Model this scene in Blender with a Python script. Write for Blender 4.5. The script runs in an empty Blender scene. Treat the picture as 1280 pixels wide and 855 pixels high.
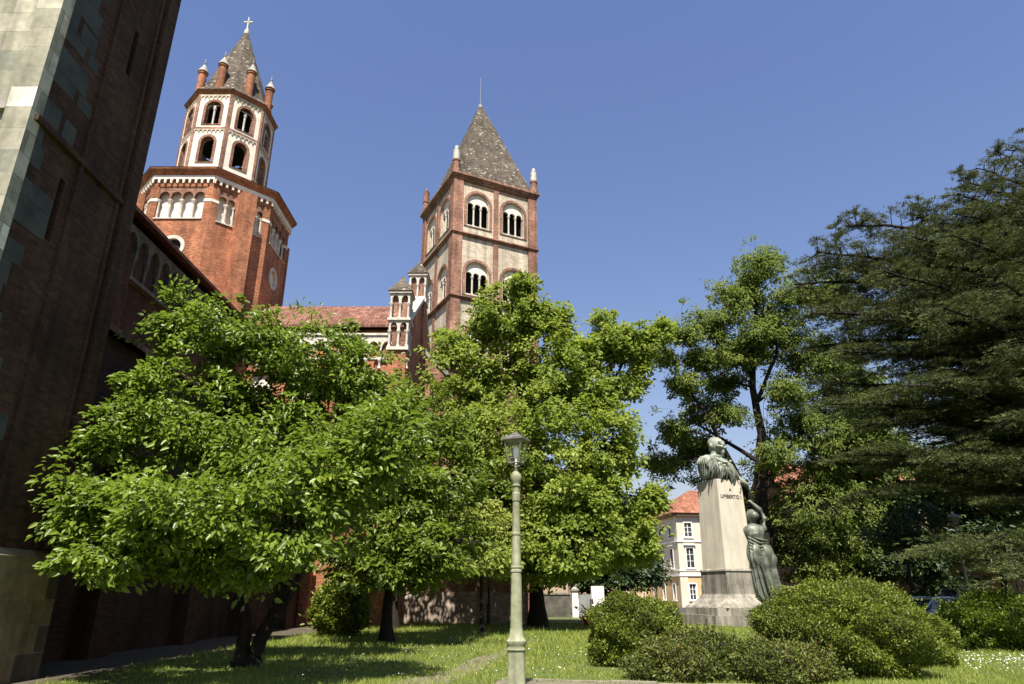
import bpy, math, random
import numpy as np
from mathutils import Vector, Matrix
from mathutils.geometry import tessellate_polygon
R = math.radians
sc = bpy.context.scene
col = sc.collection
random.seed(7)

# ------------------------------------------------------------------ camera, sky, sun, exposure
cam_d = bpy.data.cameras.new('camera'); cam = bpy.data.objects.new('camera', cam_d); col.objects.link(cam)
cam.location = (0, 0, 1.6); cam.rotation_euler = (R(90 + 20.3), 0, 0)
cam_d.sensor_width = 36; cam_d.lens = 24.0; cam_d.clip_end = 4000; cam_d.clip_start = 0.1
sc.camera = cam
SUN_EL, SUN_AZ = 60, 4            # azimuth: degrees to the left of straight behind the camera
w = bpy.data.worlds.new("World"); sc.world = w; w.use_nodes = True
wn = w.node_tree.nodes; bg = wn['Background']
sky = wn.new('ShaderNodeTexSky'); sky.sky_type = 'NISHITA'; sky.sun_disc = False
sky.sun_elevation = R(SUN_EL); sky.sun_rotation = R(180 + SUN_AZ)
sky.air_density = 2.0; sky.dust_density = 0.4; sky.ozone_density = 4.0; sky.altitude = 200
tint = wn.new('ShaderNodeMix'); tint.data_type = 'RGBA'; tint.blend_type = 'MULTIPLY'; tint.inputs[0].default_value = 1
tint.inputs[7].default_value = (.90, .85, 1.10, 1); w.node_tree.links.new(sky.outputs[0], tint.inputs[6])
w.node_tree.links.new(tint.outputs[2], bg.inputs[0]); bg.inputs[1].default_value = 0.054
sd = bpy.data.lights.new('sun', 'SUN'); sun = bpy.data.objects.new('sun', sd); col.objects.link(sun)
sd.energy = 4.9; sd.angle = R(0.5); sd.color = (1.0, 0.93, 0.82)
sun.rotation_euler = (R(90 - SUN_EL), 0, R(-SUN_AZ)); sun.location = (0, -20, 60)
vs = sc.view_settings; vs.view_transform = 'Standard'; vs.look = 'None'; vs.gamma = 1; vs.use_curve_mapping = False
vs.exposure = 1.2

# ------------------------------------------------------------------ materials
def newmat(name):
    m = bpy.data.materials.new(name); m.use_nodes = True
    nt = m.node_tree; b = nt.nodes['Principled BSDF']
    return m, nt, b
def nd(nt, t, **k):
    n = nt.nodes.new(t)
    for a, v in k.items(): setattr(n, a, v)
    return n
def ramp(nt, fac, stops, interp='LINEAR'):
    r = nd(nt, 'ShaderNodeValToRGB'); r.color_ramp.interpolation = interp
    e = r.color_ramp.elements
    while len(e) < len(stops): e.new(0.5)
    for i, (p, c) in enumerate(stops):
        e[i].position = p; e[i].color = (*c, 1)
    nt.links.new(fac, r.inputs[0]); return r.outputs[0]
def noise(nt, scale, detail=4, vec=None, rough=.6, dist=0):
    n = nd(nt, 'ShaderNodeTexNoise'); n.inputs['Scale'].default_value = scale
    n.inputs['Detail'].default_value = detail; n.inputs['Roughness'].default_value = rough
    n.inputs['Distortion'].default_value = dist
    if vec is None:
        g = nd(nt, 'ShaderNodeNewGeometry'); vec = g.outputs['Position']
    nt.links.new(vec, n.inputs['Vector']); return n.outputs[0]
def mix(nt, a, b, fac, mode='MIX'):
    m = nd(nt, 'ShaderNodeMix'); m.data_type = 'RGBA'; m.blend_type = mode
    for s, v in ((m.inputs[0], fac), (m.inputs[6], a), (m.inputs[7], b)):
        if isinstance(v, (int, float)): s.default_value = v
        elif isinstance(v, tuple): s.default_value = (*v, 1)
        else: nt.links.new(v, s)
    return m.outputs[2]
def bump(nt, b, h, strength=.3, dist=.02):
    n = nd(nt, 'ShaderNodeBump'); n.inputs['Strength'].default_value = strength; n.inputs['Distance'].default_value = dist
    nt.links.new(h, n.inputs['Height']); nt.links.new(n.outputs[0], b.inputs['Normal'])
def wallvec(nt, roof=False):
    g = nd(nt, 'ShaderNodeNewGeometry')
    cr = nd(nt, 'ShaderNodeVectorMath', operation='CROSS_PRODUCT'); cr.inputs[0].default_value = (0, 0, 1)
    nt.links.new(g.outputs['True Normal'], cr.inputs[1])
    no = nd(nt, 'ShaderNodeVectorMath', operation='NORMALIZE'); nt.links.new(cr.outputs[0], no.inputs[0])
    dt = nd(nt, 'ShaderNodeVectorMath', operation='DOT_PRODUCT')
    nt.links.new(no.outputs[0], dt.inputs[0]); nt.links.new(g.outputs['Position'], dt.inputs[1])
    sp = nd(nt, 'ShaderNodeSeparateXYZ'); nt.links.new(g.outputs['Position'], sp.inputs[0])
    cb = nd(nt, 'ShaderNodeCombineXYZ')
    nt.links.new(dt.outputs['Value'], cb.inputs[0]); nt.links.new(sp.outputs[2], cb.inputs[1])
    return cb.outputs[0], g.outputs['Position'], sp.outputs[2]
def streaks(nt, c, lo, hi=1.08, k=1.0):
    g = nd(nt, 'ShaderNodeNewGeometry'); mp = nd(nt, 'ShaderNodeMapping'); mp.inputs['Scale'].default_value = (2.6 * k, 2.6 * k, .22 * k)
    nt.links.new(g.outputs['Position'], mp.inputs[0])
    f = noise(nt, 1.0, 7, mp.outputs[0])
    return mix(nt, c, ramp(nt, f, [(.36, (lo,) * 3), (.58, (hi,) * 3)]), 1.0, 'MULTIPLY')
def plain(name, c, c2=None, scale=3.0, rough=.7, metal=0, bmp=0, spec=.3, detail=5, streak=0):
    m, nt, b = newmat(name)
    c2 = c2 or tuple(x * .7 for x in c)
    f = noise(nt, scale, detail)
    cc = ramp(nt, f, [(.32, c2), (.66, c)])
    if streak: cc = streaks(nt, cc, streak, 1.08, 1.6)
    nt.links.new(cc, b.inputs['Base Color'])
    b.inputs['Roughness'].default_value = rough; b.inputs['Metallic'].default_value = metal
    b.inputs['Specular IOR Level'].default_value = spec
    if bmp: bump(nt, b, noise(nt, scale * 4, 6), bmp)
    return m
def brickmat(name, stops, bw, bh, mortar, mc, big=.35, interp='LINEAR', stain=.35, bmp=.25, offset=.5, bigscale=.5):
    m, nt, b = newmat(name)
    vec, pos, z = wallvec(nt)
    br = nd(nt, 'ShaderNodeTexBrick'); nt.links.new(vec, br.inputs['Vector'])
    br.inputs['Scale'].default_value = 1; br.inputs['Brick Width'].default_value = bw; br.inputs['Row Height'].default_value = bh
    br.inputs['Mortar Size'].default_value = mortar; br.inputs['Color1'].default_value = (0, 0, 0, 1); br.inputs['Color2'].default_value = (1, 1, 1, 1)
    br.inputs['Mortar'].default_value = (.5, .5, .5, 1); br.offset = offset
    c = ramp(nt, br.outputs['Color'], stops, interp)
    c = mix(nt, c, mc, br.outputs['Fac'])
    f = noise(nt, bigscale, 6, pos)
    c = mix(nt, c, ramp(nt, f, [(.3, (1 - stain,) * 3), (.7, (1 + big,) * 3)]), 1.0, 'MULTIPLY')
    f2 = noise(nt, 6, 4, pos)
    c = mix(nt, c, ramp(nt, f2, [(.3, (.78,) * 3), (.7, (1.12,) * 3)]), 1.0, 'MULTIPLY')
    c = streaks(nt, c, .70, 1.10, .7)
    nt.links.new(c, b.inputs['Base Color']); b.inputs['Roughness'].default_value = .88
    b.inputs['Specular IOR Level'].default_value = .2
    inv = nd(nt, 'ShaderNodeMath', operation='SUBTRACT'); inv.inputs[0].default_value = 1
    nt.links.new(br.outputs['Fac'], inv.inputs[1]); bump(nt, b, inv.outputs[0], bmp, .02)
    return m
def leafmat(name, stops, trans=.35, tcol=(.25, .36, .04), rough=.42, spec=.35):
    m, nt, b = newmat(name)
    a = nd(nt, 'ShaderNodeAttribute', attribute_name='tint')
    c = ramp(nt, a.outputs['Fac'], stops)
    nt.links.new(c, b.inputs['Base Color']); b.inputs['Roughness'].default_value = rough
    b.inputs['Specular IOR Level'].default_value = spec
    t = nd(nt, 'ShaderNodeBsdfTranslucent')
    nt.links.new(mix(nt, c, tcol, .6), t.inputs[0])
    ms = nd(nt, 'ShaderNodeMixShader'); ms.inputs[0].default_value = trans
    out = [n for n in nt.nodes if n.type == 'OUTPUT_MATERIAL'][0]
    nt.links.new(b.outputs[0], ms.inputs[1]); nt.links.new(t.outputs[0], ms.inputs[2]); nt.links.new(ms.outputs[0], out.inputs[0])
    return m
M = {}
M['brick'] = brickmat('red brick', [(0, (.21, .066, .028)), (.5, (.33, .108, .044)), (1, (.42, .16, .068))], .26, .075, .008, (.30, .20, .14))
M['brick2'] = brickmat('weathered brick', [(0, (.17, .07, .045)), (.5, (.27, .115, .07)), (1, (.40, .21, .14))], .26, .075, .009, (.30, .22, .17), stain=.5)
M['towerbrick'] = brickmat('shaded brick', [(0, (.042, .021, .013)), (.5, (.058, .028, .017)), (1, (.08, .038, .024))], .27, .08, .009, (.055, .034, .022), stain=.45, bmp=.12)  # shade of the tower, aisle and nave sides is put into this brick colour
M['wallbrick'] = brickmat('old wall brick', [(0, (.24, .10, .065)), (.5, (.34, .15, .09)), (1, (.44, .24, .16))], .26, .08, .01, (.36, .27, .2), stain=.5, bigscale=.9)
M['ashlar'] = brickmat('grey green ashlar', [(0, (.30, .285, .215)), (.22, (.40, .375, .29)), (.42, (.24, .24, .185)), (.55, (.49, .45, .355)), (.74, (.34, .32, .24)), (.86, (.70, .66, .56)), (.93, (.60, .50, .38))], 1.15, .52, .012, (.26, .25, .2), interp='CONSTANT', stain=.25, big=.15, bmp=.15, bigscale=1.3)
M['quoin'] = plain('quoin stone', (.075, .077, .064), (.034, .035, .03), 1.6, .8, bmp=.15)
M['plinth'] = brickmat('plinth stone', [(0, (.19, .145, .085)), (.4, (.085, .075, .052)), (.7, (.23, .18, .11)), (1, (.13, .115, .08))], 1.0, .5, .008, (.2, .18, .15), interp='CONSTANT', bmp=.2, bigscale=1.2)
M['plaster'] = plain('white plaster', (.76, .70, .60), (.60, .53, .43), 1.4, .85, bmp=.05)
M['plaster2'] = brickmat('cream plaster courses', [(0, (.50, .42, .31)), (.5, (.57, .50, .39)), (1, (.44, .37, .27))], .5, .22, .008, (.42, .35, .27), stain=.22, big=.1, bmp=.1, bigscale=.7)
M['stone'] = plain('white marble', (.60, .56, .48), (.38, .35, .30), 3, .7, bmp=.05)
M['greystone'] = plain('weathered grey stone', (.36, .34, .30), (.20, .19, .17), 2.4, .85, bmp=.2)
M['shadestone'] = plain('shade grey stone', (.12, .11, .09), (.05, .045, .04), 2.2, .85, bmp=.2)  # shade on the nave frieze and garden wall is painted in as dark grey
M['dark'] = plain('dark interior', (.02, .018, .016), (.012, .011, .01), 2, .9)  # near-black colour paints the unlit depth behind openings
M['slate'] = brickmat('stone scale roof', [(0, (.08, .066, .05)), (.3, (.115, .095, .07)), (.6, (.16, .135, .105)), (.8, (.10, .08, .06)), (.95, (.36, .32, .26))], .24, .15, .015, (.06, .05, .04), interp='CONSTANT', stain=.4, bmp=.5)
M['tile'] = brickmat('clay roof tiles', [(0, (.12, .055, .038)), (.5, (.18, .085, .058)), (1, (.25, .14, .10))], .22, .4, .03, (.14, .06, .04), stain=.35, bmp=.6)
M['tile2'] = brickmat('orange roof tiles', [(0, (.18, .07, .045)), (.5, (.24, .10, .062)), (1, (.29, .14, .09))], .3, .5, .03, (.22, .08, .04), stain=.25, bmp=.5)
M['granite'] = plain('pale granite', (.55, .505, .41), (.46, .42, .34), 1.1, .75, bmp=.05, detail=9, streak=.90)
M['granite2'] = plain('grey stained granite', (.31, .29, .24), (.18, .165, .14), 1.5, .8, bmp=.12, detail=9, streak=.55)
M['bronze'] = plain('green bronze', (.19, .21, .165), (.07, .082, .064), 2.6, .5, metal=.25, bmp=.2, detail=8, streak=.65)
M['bronzelight'] = plain('pale green bronze', (.35, .38, .31), (.20, .225, .185), 2.0, .6, metal=.15, bmp=.15, detail=8, streak=.75)
M['lamp'] = plain('green lamp paint', (.34, .35, .22), (.20, .20, .12), 6, .55, bmp=.15, detail=10, streak=.65)
M['lampdark'] = plain('dark lantern metal', (.21, .19, .165), (.11, .10, .09), 9, .5, metal=.3)
M['pole'] = plain('dark green pole paint', (.02, .035, .03), None, 5, .5)
M['greenpole'] = plain('green pole paint', (.03, .10, .05), None, 5, .5)
M['greypole'] = plain('grey pole', (.40, .39, .36), None, 4, .6)
M['bark'] = plain('bark', (.085, .06, .04), (.035, .026, .018), 7, .9, bmp=.6, detail=8)
M['bark2'] = plain('shaded bark', (.028, .021, .015), (.010, .008, .006), 6, .9, bmp=.6, detail=8)  # trunk and limb shade is darkened into the bark colour
M['soil'] = plain('lawn soil', (.10, .13, .03), (.07, .08, .028), 1.2, .95, bmp=.3, detail=9)
M['gravel'] = plain('earthy gravel', (.19, .165, .115), (.09, .078, .052), 5, .95, bmp=.5, detail=10)
M['earth'] = plain('trodden dark earth', (.09, .075, .052), (.045, .038, .027), 2.5, .95, bmp=.5, detail=10)
M['kerb'] = plain('kerb stone', (.30, .27, .20), (.17, .15, .11), 4, .85, bmp=.2)
M['asphalt'] = plain('asphalt', (.055, .054, .052), (.04, .04, .04), 3, .9, bmp=.2)
M['cream'] = plain('cream render', (.64, .56, .44), (.54, .46, .35), .5, .85)
M['peach'] = plain('peach render', (.62, .42, .22), (.52, .34, .17), .5, .85)
M['pink'] = plain('pink render', (.62, .42, .34), (.52, .36, .28), .5, .85)
M['ochre'] = plain('brown render', (.26, .155, .09), (.19, .11, .065), .5, .9)
M['whitep'] = plain('white paint', (.78, .76, .72), (.66, .64, .6), 2, .6)
M['greydoor'] = plain('grey door paint', (.24, .26, .25), (.18, .2, .19), 2, .6)
M['shutter'] = plain('dark shutter', (.06, .055, .05), None, 3, .6)
M['carsilver'] = plain('silver car paint', (.55, .56, .58), (.5, .51, .53), 2, .25, metal=.6)
M['cardark'] = plain('dark blue car paint', (.012, .014, .022), None, 2, .2, spec=.5)
M['rubber'] = plain('tyre rubber', (.02, .02, .02), None, 4, .8)
M['core'] = plain('dark core and twigs', (.030, .034, .014), (.016, .018, .008), 6, .95, bmp=.5)  # dark colour of the closed core filling each bush, and of its twigs
def glass(name, c, rough=.05, t=0.0):
    m, nt, b = newmat(name); b.inputs['Base Color'].default_value = (*c, 1); b.inputs['Roughness'].default_value = rough
    b.inputs['Transmission Weight'].default_value = t; b.inputs['Specular IOR Level'].default_value = .5
    return m
M['pane'] = glass('window glass', (.035, .04, .045))
m, nt, b = newmat('lantern glass')
tr = nd(nt, 'ShaderNodeBsdfTransparent'); gl = nd(nt, 'ShaderNodeBsdfGlossy'); gl.inputs['Roughness'].default_value = .08
df = nd(nt, 'ShaderNodeBsdfDiffuse'); df.inputs[0].default_value = (.5, .5, .4, 1)
m1 = nd(nt, 'ShaderNodeMixShader'); m1.inputs[0].default_value = .5; m2 = nd(nt, 'ShaderNodeMixShader'); m2.inputs[0].default_value = .07
nt.links.new(gl.outputs[0], m1.inputs[1]); nt.links.new(df.outputs[0], m1.inputs[2])
nt.links.new(tr.outputs[0], m2.inputs[1]); nt.links.new(m1.outputs[0], m2.inputs[2])
nt.links.new(m2.outputs[0], [n for n in nt.nodes if n.type == 'OUTPUT_MATERIAL'][0].inputs[0]); M['lglass'] = m
M['bulb'] = glass('lamp globe', (.85, .85, .78), .2)
L1 = [(0, (.06, .095, .009)), (.5, (.135, .195, .018)), (1, (.235, .30, .036))]
M['leaf_mag'] = leafmat('magnolia leaf', L1, .40, (.22, .34, .03), .38, .4)
M['leaf_mid'] = leafmat('glossy leaf', [(0, (.05, .075, .009)), (.5, (.115, .16, .016)), (1, (.20, .25, .03))], .4, (.24, .34, .03), .4)
M['leaf_gum'] = leafmat('light green leaf', [(0, (.085, .12, .014)), (.5, (.185, .245, .030)), (1, (.34, .39, .065))], .45, (.36, .46, .06), .5)
M['leaf_gold'] = leafmat('yellow green leaf', [(0, (.14, .19, .03)), (.5, (.24, .29, .05)), (1, (.36, .38, .1))], .4, (.45, .5, .1), .5)
M['leaf_ginkgo'] = leafmat('soft green leaf', [(0, (.06, .088, .015)), (.5, (.13, .175, .028)), (1, (.25, .29, .055))], .42, (.28, .37, .06), .55)
M['leaf_dark'] = leafmat('dark leaf', [(0, (.012, .026, .008)), (.5, (.025, .05, .012)), (1, (.05, .085, .02))], .2, (.1, .16, .03), .45)
M['needle'] = leafmat('cedar needle', [(0, (.022, .034, .012)), (.45, (.058, .078, .025)), (1, (.18, .19, .055))], .2, (.14, .15, .05), .6, .2)
M['leaf_bush'] = leafmat('hedge leaf', [(0, (.05, .07, .009)), (.5, (.13, .165, .016)), (1, (.24, .275, .035))], .28, (.2, .28, .03), .45)
M['leaf_red'] = leafmat('bronzed hedge leaf', [(0, (.05, .07, .014)), (.55, (.11, .14, .022)), (.8, (.16, .16, .035)), (1, (.19, .10, .05))], .25, (.2, .2, .04), .5)
M['grass'] = leafmat('grass blade', [(0, (.11, .15, .018)), (.5, (.22, .28, .042)), (1, (.38, .39, .12))], .35, (.28, .36, .05), .6, .2)
M['petal'] = plain('white petal', (.85, .84, .8), (.8, .79, .74), 3, .7)
M['redpetal'] = leafmat('red petal', [(0, (.35, .01, .02)), (.6, (.55, .02, .05)), (1, (.75, .3, .35))], .3, (.7, .05, .06), .5)
M['twig'] = plain('twig brown', (.09, .06, .04), None, 5, .9)
M['letter'] = plain('bronze letters', (.10, .075, .07), None, 5, .6)

# ------------------------------------------------------------------ builders
def tag(o, label=None, cat=None, group=None, kind=None):
    if label: o['label'] = label
    if cat: o['category'] = cat
    if group: o['group'] = group
    if kind: o['kind'] = kind
    return o
def empty(name, loc, rz=0, label=None, cat=None, group=None):
    o = bpy.data.objects.new(name, None); col.objects.link(o); o.location = loc; o.rotation_euler = (0, 0, rz)
    o.empty_display_size = .3
    return tag(o, label, cat, group)
def link(name, me, mat, parent=None, smooth=None):
    o = bpy.data.objects.new(name, me); col.objects.link(o)
    if mat: me.materials.append(mat)
    if parent: o.parent = parent
    if smooth is not None:
        me.polygons.foreach_set('use_smooth', [True] * len(me.polygons))
        if smooth < 179: me.set_sharp_from_angle(angle=R(smooth))
    return o
def npmesh(name, V, F, mat, parent=None, tint=None, smooth=None):
    me = bpy.data.meshes.new(name)
    V = np.asarray(V, np.float32); F = np.asarray(F, np.int32); k = F.shape[1]
    me.vertices.add(len(V)); me.vertices.foreach_set('co', V.ravel())
    me.loops.add(F.size); me.loops.foreach_set('vertex_index', F.ravel())
    me.polygons.add(len(F)); me.polygons.foreach_set('loop_start', np.arange(0, F.size, k, dtype=np.int32))
    if tint is not None:
        a = me.attributes.new('tint', 'FLOAT', 'POINT'); a.data.foreach_set('value', np.asarray(tint, np.float32))
    me.update(calc_edges=True); me.validate()
    return link(name, me, mat, parent, smooth)
def world_fr(a, z, d): return Vector((a, d, z))
def frame(o, ux, n):
    o, ux, n = Vector(o), Vector(ux), Vector(n)
    return lambda a, z, d: o + ux * a + Vector((0, 0, z)) + n * d
def arc(cx, cz, r, a0=0, a1=180, n=14):
    return [(cx + r * math.cos(R(a0 + (a1 - a0) * i / n)), cz + r * math.sin(R(a0 + (a1 - a0) * i / n))) for i in range(n + 1)]
def archpoly(cx, z0, zs, r, n=14): return [(cx - r, z0), (cx + r, z0)] + arc(cx, zs, r, 0, 180, n)
class MB:
    def __init__(s): s.v = []; s.f = []
    def add(s, V, F):
        b = len(s.v); s.v += [tuple(p) for p in V]; s.f += [tuple(i + b for i in f) for f in F]
    def fbox(s, fr, a0, a1, z0, z1, d0, d1):
        s.add([fr(a, z, d) for d in (d0, d1) for z in (z0, z1) for a in (a0, a1)],
              [(0, 1, 3, 2), (4, 6, 7, 5), (0, 4, 5, 1), (2, 3, 7, 6), (0, 2, 6, 4), (1, 5, 7, 3)])
    def box(s, x0, x1, y0, y1, z0, z1): s.fbox(world_fr, x0, x1, z0, z1, y0, y1)
    def prism(s, fr, outer, d0, d1, holes=()):
        loops = [list(outer)] + [list(h) for h in holes]
        flat = [p for l in loops for p in l]
        tri = tessellate_polygon([[Vector((x, y, 0)) for x, y in l] for l in loops])
        n = len(flat); b = len(s.v)
        s.v += [tuple(fr(x, y, d0)) for x, y in flat] + [tuple(fr(x, y, d1)) for x, y in flat]
        for t in tri:
            s.f.append(tuple(b + i for i in t)); s.f.append(tuple(b + n + i for i in reversed(t)))
        k = 0
        for l in loops:
            m = len(l)
            for i in range(m):
                j = (i + 1) % m; s.f.append((b + k + i, b + k + j, b + n + k + j, b + n + k + i))
            k += m
    def tube(s, pts, rad, n=7, cap=True):
        pts = [Vector(p) for p in pts]; b = len(s.v)
        for i, p in enumerate(pts):
            d = (pts[min(i + 1, len(pts) - 1)] - pts[max(i - 1, 0)])
            d = d.normalized() if d.length > 1e-9 else Vector((0, 0, 1))
            u = d.orthogonal().normalized() if abs(d.z) > .95 else Vector((0, 0, 1)).cross(d).normalized()
            if abs(d.z) > .95: u = (Vector((1, 0, 0)) - d * d.x).normalized()
            q = d.cross(u)
            for k in range(n):
                a = 2 * math.pi * k / n
                s.v.append(tuple(p + (u * math.cos(a) + q * math.sin(a)) * rad[i]))
        for i in range(len(pts) - 1):
            for k in range(n):
                k2 = (k + 1) % n; s.f.append((b + i * n + k, b + i * n + k2, b + (i + 1) * n + k2, b + (i + 1) * n + k))
        if cap:
            s.f.append(tuple(b + k for k in range(n))); s.f.append(tuple(b + (len(pts) - 1) * n + k for k in range(n)))
    def lathe(s, c, prof, n=16, rot=0, sx=1, sy=1):
        b = len(s.v)
        for r, z in prof:
            for k in range(n):
                a = rot + 2 * math.pi * k / n
                s.v.append((c[0] + r * math.cos(a) * sx, c[1] + r * math.sin(a) * sy, c[2] + z))
        for i in range(len(prof) - 1):
            for k in range(n):
                k2 = (k + 1) % n; s.f.append((b + i * n + k, b + i * n + k2, b + (i + 1) * n + k2, b + (i + 1) * n + k))
        s.f.append(tuple(b + k for k in range(n))); s.f.append(tuple(b + (len(prof) - 1) * n + k for k in range(n)))
    def build(s, name, mat, parent=None, smooth=None):
        me = bpy.data.meshes.new(name); me.from_pydata(s.v, [], s.f); me.validate()
        return link(name, me, mat, parent, smooth)
def oct_pts(ap, cx=0, cy=0):
    r = ap / math.cos(R(22.5)); return [(cx + r * math.cos(R(-112.5 + 45 * i)), cy + r * math.sin(R(-112.5 + 45 * i))) for i in range(8)]
def oct_frames(ap, cx, cy):     # eight face frames, a measured from the face's middle
    out = []
    for i in range(8):
        an = R(-90 + 45 * i); n = Vector((math.cos(an), math.sin(an), 0)); ux = Vector((-math.sin(an), math.cos(an), 0))
        out.append(frame((cx + n.x * ap, cy + n.y * ap, 0), ux, n))
    return out, ap * math.tan(R(22.5))
def oct_slab(mb, cx, cy, ap0, ap1, z0, z1):
    mb.lathe((cx, cy, 0), [(ap0 / math.cos(R(22.5)), z0), (ap1 / math.cos(R(22.5)), z1)], 8, R(22.5))
def scallop(a0, a1, z0, z1, n, frac=.36, gothic=False):
    """strip polygon between z0 and z1 whose lower edge is a row of little arches"""
    p = [(a0, z1), (a0, z0)]; wd = (a1 - a0) / n
    for i in range(n):
        c = a0 + (i + .5) * wd; r = wd * frac
        p.append((c - r, z0))
        zz = z0 + (z1 - z0) * .3
        p += [(c + r * math.cos(R(t)), zz + r * math.sin(R(t)) * (1.5 if gothic else 1)) for t in (180, 150, 120, 90, 60, 30, 0)]
        p.append((c + r, z0))
    p += [(a1, z0), (a1, z1)]
    q = []
    for x in p:
        if not q or (abs(q[-1][0] - x[0]) + abs(q[-1][1] - x[1])) > 1e-5: q.append(x)
    return q
def colonnette(mb, fr, a, z0, z1, d, r):
    p = fr(a, 0, d)
    mb.lathe((p.x, p.y, 0), [(r * 1.7, z0), (r * 1.7, z0 + r), (r, z0 + r * 2), (r, z1 - r * 3.5), (r * 1.9, z1 - r * .8), (r * 1.9, z1)], 8)

# ------------------------------------------------------------------ ground
def sheet(name, pts, z, mat):
    mb = MB(); mb.prism(lambda a, b, d: Vector((a, b, d)), pts, z, z - .002); mb.f = mb.f
    o = mb.build(name, mat); return tag(o, kind='structure')
mb = MB(); mb.add([(-600, -300, 0), (600, -300, 0), (600, 900, 0), (-600, 900, 0)], [(0, 1, 2, 3)])
tag(mb.build('ground', M['soil']), kind='structure')
sheet('church_path', [(-12, -6), (-8.5, -6), (-8.8, 40), (-12, 40)], .006, M['earth'])
PATH1 = [(-3.2, 12), (-1.7, 12), (-1.05, 15.5), (-.75, 17), (-.45, 19.2), (-.1, 21.5), (.15, 24), (.7, 27), (.55, 27.1), (-.15, 24.3), (-.55, 21.8), (-1.15, 19.5), (-1.35, 17.2), (-2.1, 15.2)]
PATH2 = [(-.45, 13.6), (3, 13.2), (9, 12.4), (9, 13.2), (3.6, 14.0), (-.25, 15.0)]
sheet('garden_path', PATH1, .006, M['gravel'])
sheet('front_path', PATH2, .010, M['gravel'])
sheet('street', [(5.5, 46.5), (90, 46.5), (90, 49.5), (140, 97), (-10, 97), (-10, 60), (5.5, 60)], .006, M['asphalt'])
def edging(pts, name='kerb'):
    mb = MB()
    for (x0, y0), (x1, y1) in zip(pts[:-1], pts[1:]):
        d = Vector((x1 - x0, y1 - y0, 0)); l = d.length; d.normalize()
        fr = frame((x0, y0, 0), d, (-d.y, d.x, 0)); k = max(1, int(l / .8))
        for i in range(k):
            mb.fbox(fr, i * l / k + .01, (i + 1) * l / k - .01, -.05, .05 + random.uniform(-.02, .015), -.05, .05)
    tag(mb.build(name, M['kerb']), kind='structure')
edging([(-.2, 15.1), (1.9, 14.6), (3.6, 14.1), (9, 13.3)])

# ------------------------------------------------------------------ basilica
ch = empty('basilica', (-22.9, 46, 0), 0, 'red brick basilica with an octagonal crossing tower and a dark stone-cornered facade tower', 'church')
CX, CY = 0, 0        # part coordinates are relative to the crossing
def rel(x, y): return x + 22.9, y - 46
def chfr(o, ux, n): x, y = rel(o[0], o[1]); return frame((x, y, 0), ux, n)
# facade tower: front at Y=11.5, right side at X=-9.8
fS = chfr((-9.8, 11.5), (0, 1, 0), (1, 0, 0))       # a runs away from the camera
fF = chfr((-9.8, 11.5), (-1, 0, 0), (0, -1, 0))     # a runs to the left
mb = MB()
x0, y0 = rel(-13.6, 11.5); x1, y1 = rel(-9.8, 15.25)
slits = [(2.45, 14.0, 15.4), (1.25, 8.6, 10.1)]
mb.prism(fS, [(0, 0), (3.75, 0), (3.75, 27), (0, 27)], 0, -.45, [[(a - .09, z0), (a + .09, z0), (a + .09, z1), (a - .09, z1)] for a, z0, z1 in slits])
mb.box(x0, x1 - .45, y1 - .45, y1, 0, 27); mb.box(x0, x0 + .4, y0 + .45, y1 - .45, 0, 27)
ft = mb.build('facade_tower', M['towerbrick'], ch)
mb = MB(); mb.fbox(fF, .455, 3.8, 0, 27, 0, -.45); mb.fbox(fF, -.02, .52, 1.9, 27, .12, -.2); mb.fbox(fF, .53, 26, 0, 25, -.5, -1.2)
mb.build('stone_front', M['ashlar'], ft)
mb = MB(); mb.fbox(fS, .5, 3.2, 8, 26, -.8, -1); mb.build('dark_core', M['dark'], ft)
mb = MB(); z = 1.95; rnd = random.Random(3)
while z < 26.5:
    h = rnd.uniform(.35, .6); wd = rnd.uniform(.3, 1.15) * (1.1 if z > 8 else .9)
    mb = MB(); mb.fbox(fS, -.02, wd, z, z + h - .01, .012, -.1); mb.build('corner_stone', M['quoin'], ft)
    if rnd.random() < .35: mb = MB(); mb.fbox(fS, wd + .15, wd + .15 + rnd.uniform(.3, .6), z, z + h * .9, .010, -.1); mb.build('corner_stone', M['quoin'], ft)
    z += h + (0 if rnd.random() < .75 else rnd.uniform(.1, .5))
for a0, a1, d in ((1.58, 1.70, .07), (3.1, 3.2, .06), (3.32, 3.76, .13)):
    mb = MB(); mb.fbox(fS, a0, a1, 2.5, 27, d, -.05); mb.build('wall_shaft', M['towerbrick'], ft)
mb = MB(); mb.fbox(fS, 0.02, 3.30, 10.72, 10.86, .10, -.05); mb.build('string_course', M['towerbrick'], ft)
mb = MB(); mb.fbox(fF, .53, 4, 10.9, 11.1, .12, -.05); mb.build('string_course', M['greystone'], ft)
mb = MB(); mb.fbox(fS, -.25, 3.85, 0, 2.3, .18, -.1)
mb.prism(frame(fS(0, 0, 0), (1, 0, 0), (0, 1, 0)), [(.18, 2.302), (0, 2.45), (-.1, 2.45), (-.1, 2.302)], -.25, 3.85)
mb.build('plinth', M['plinth'], ft)
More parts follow.
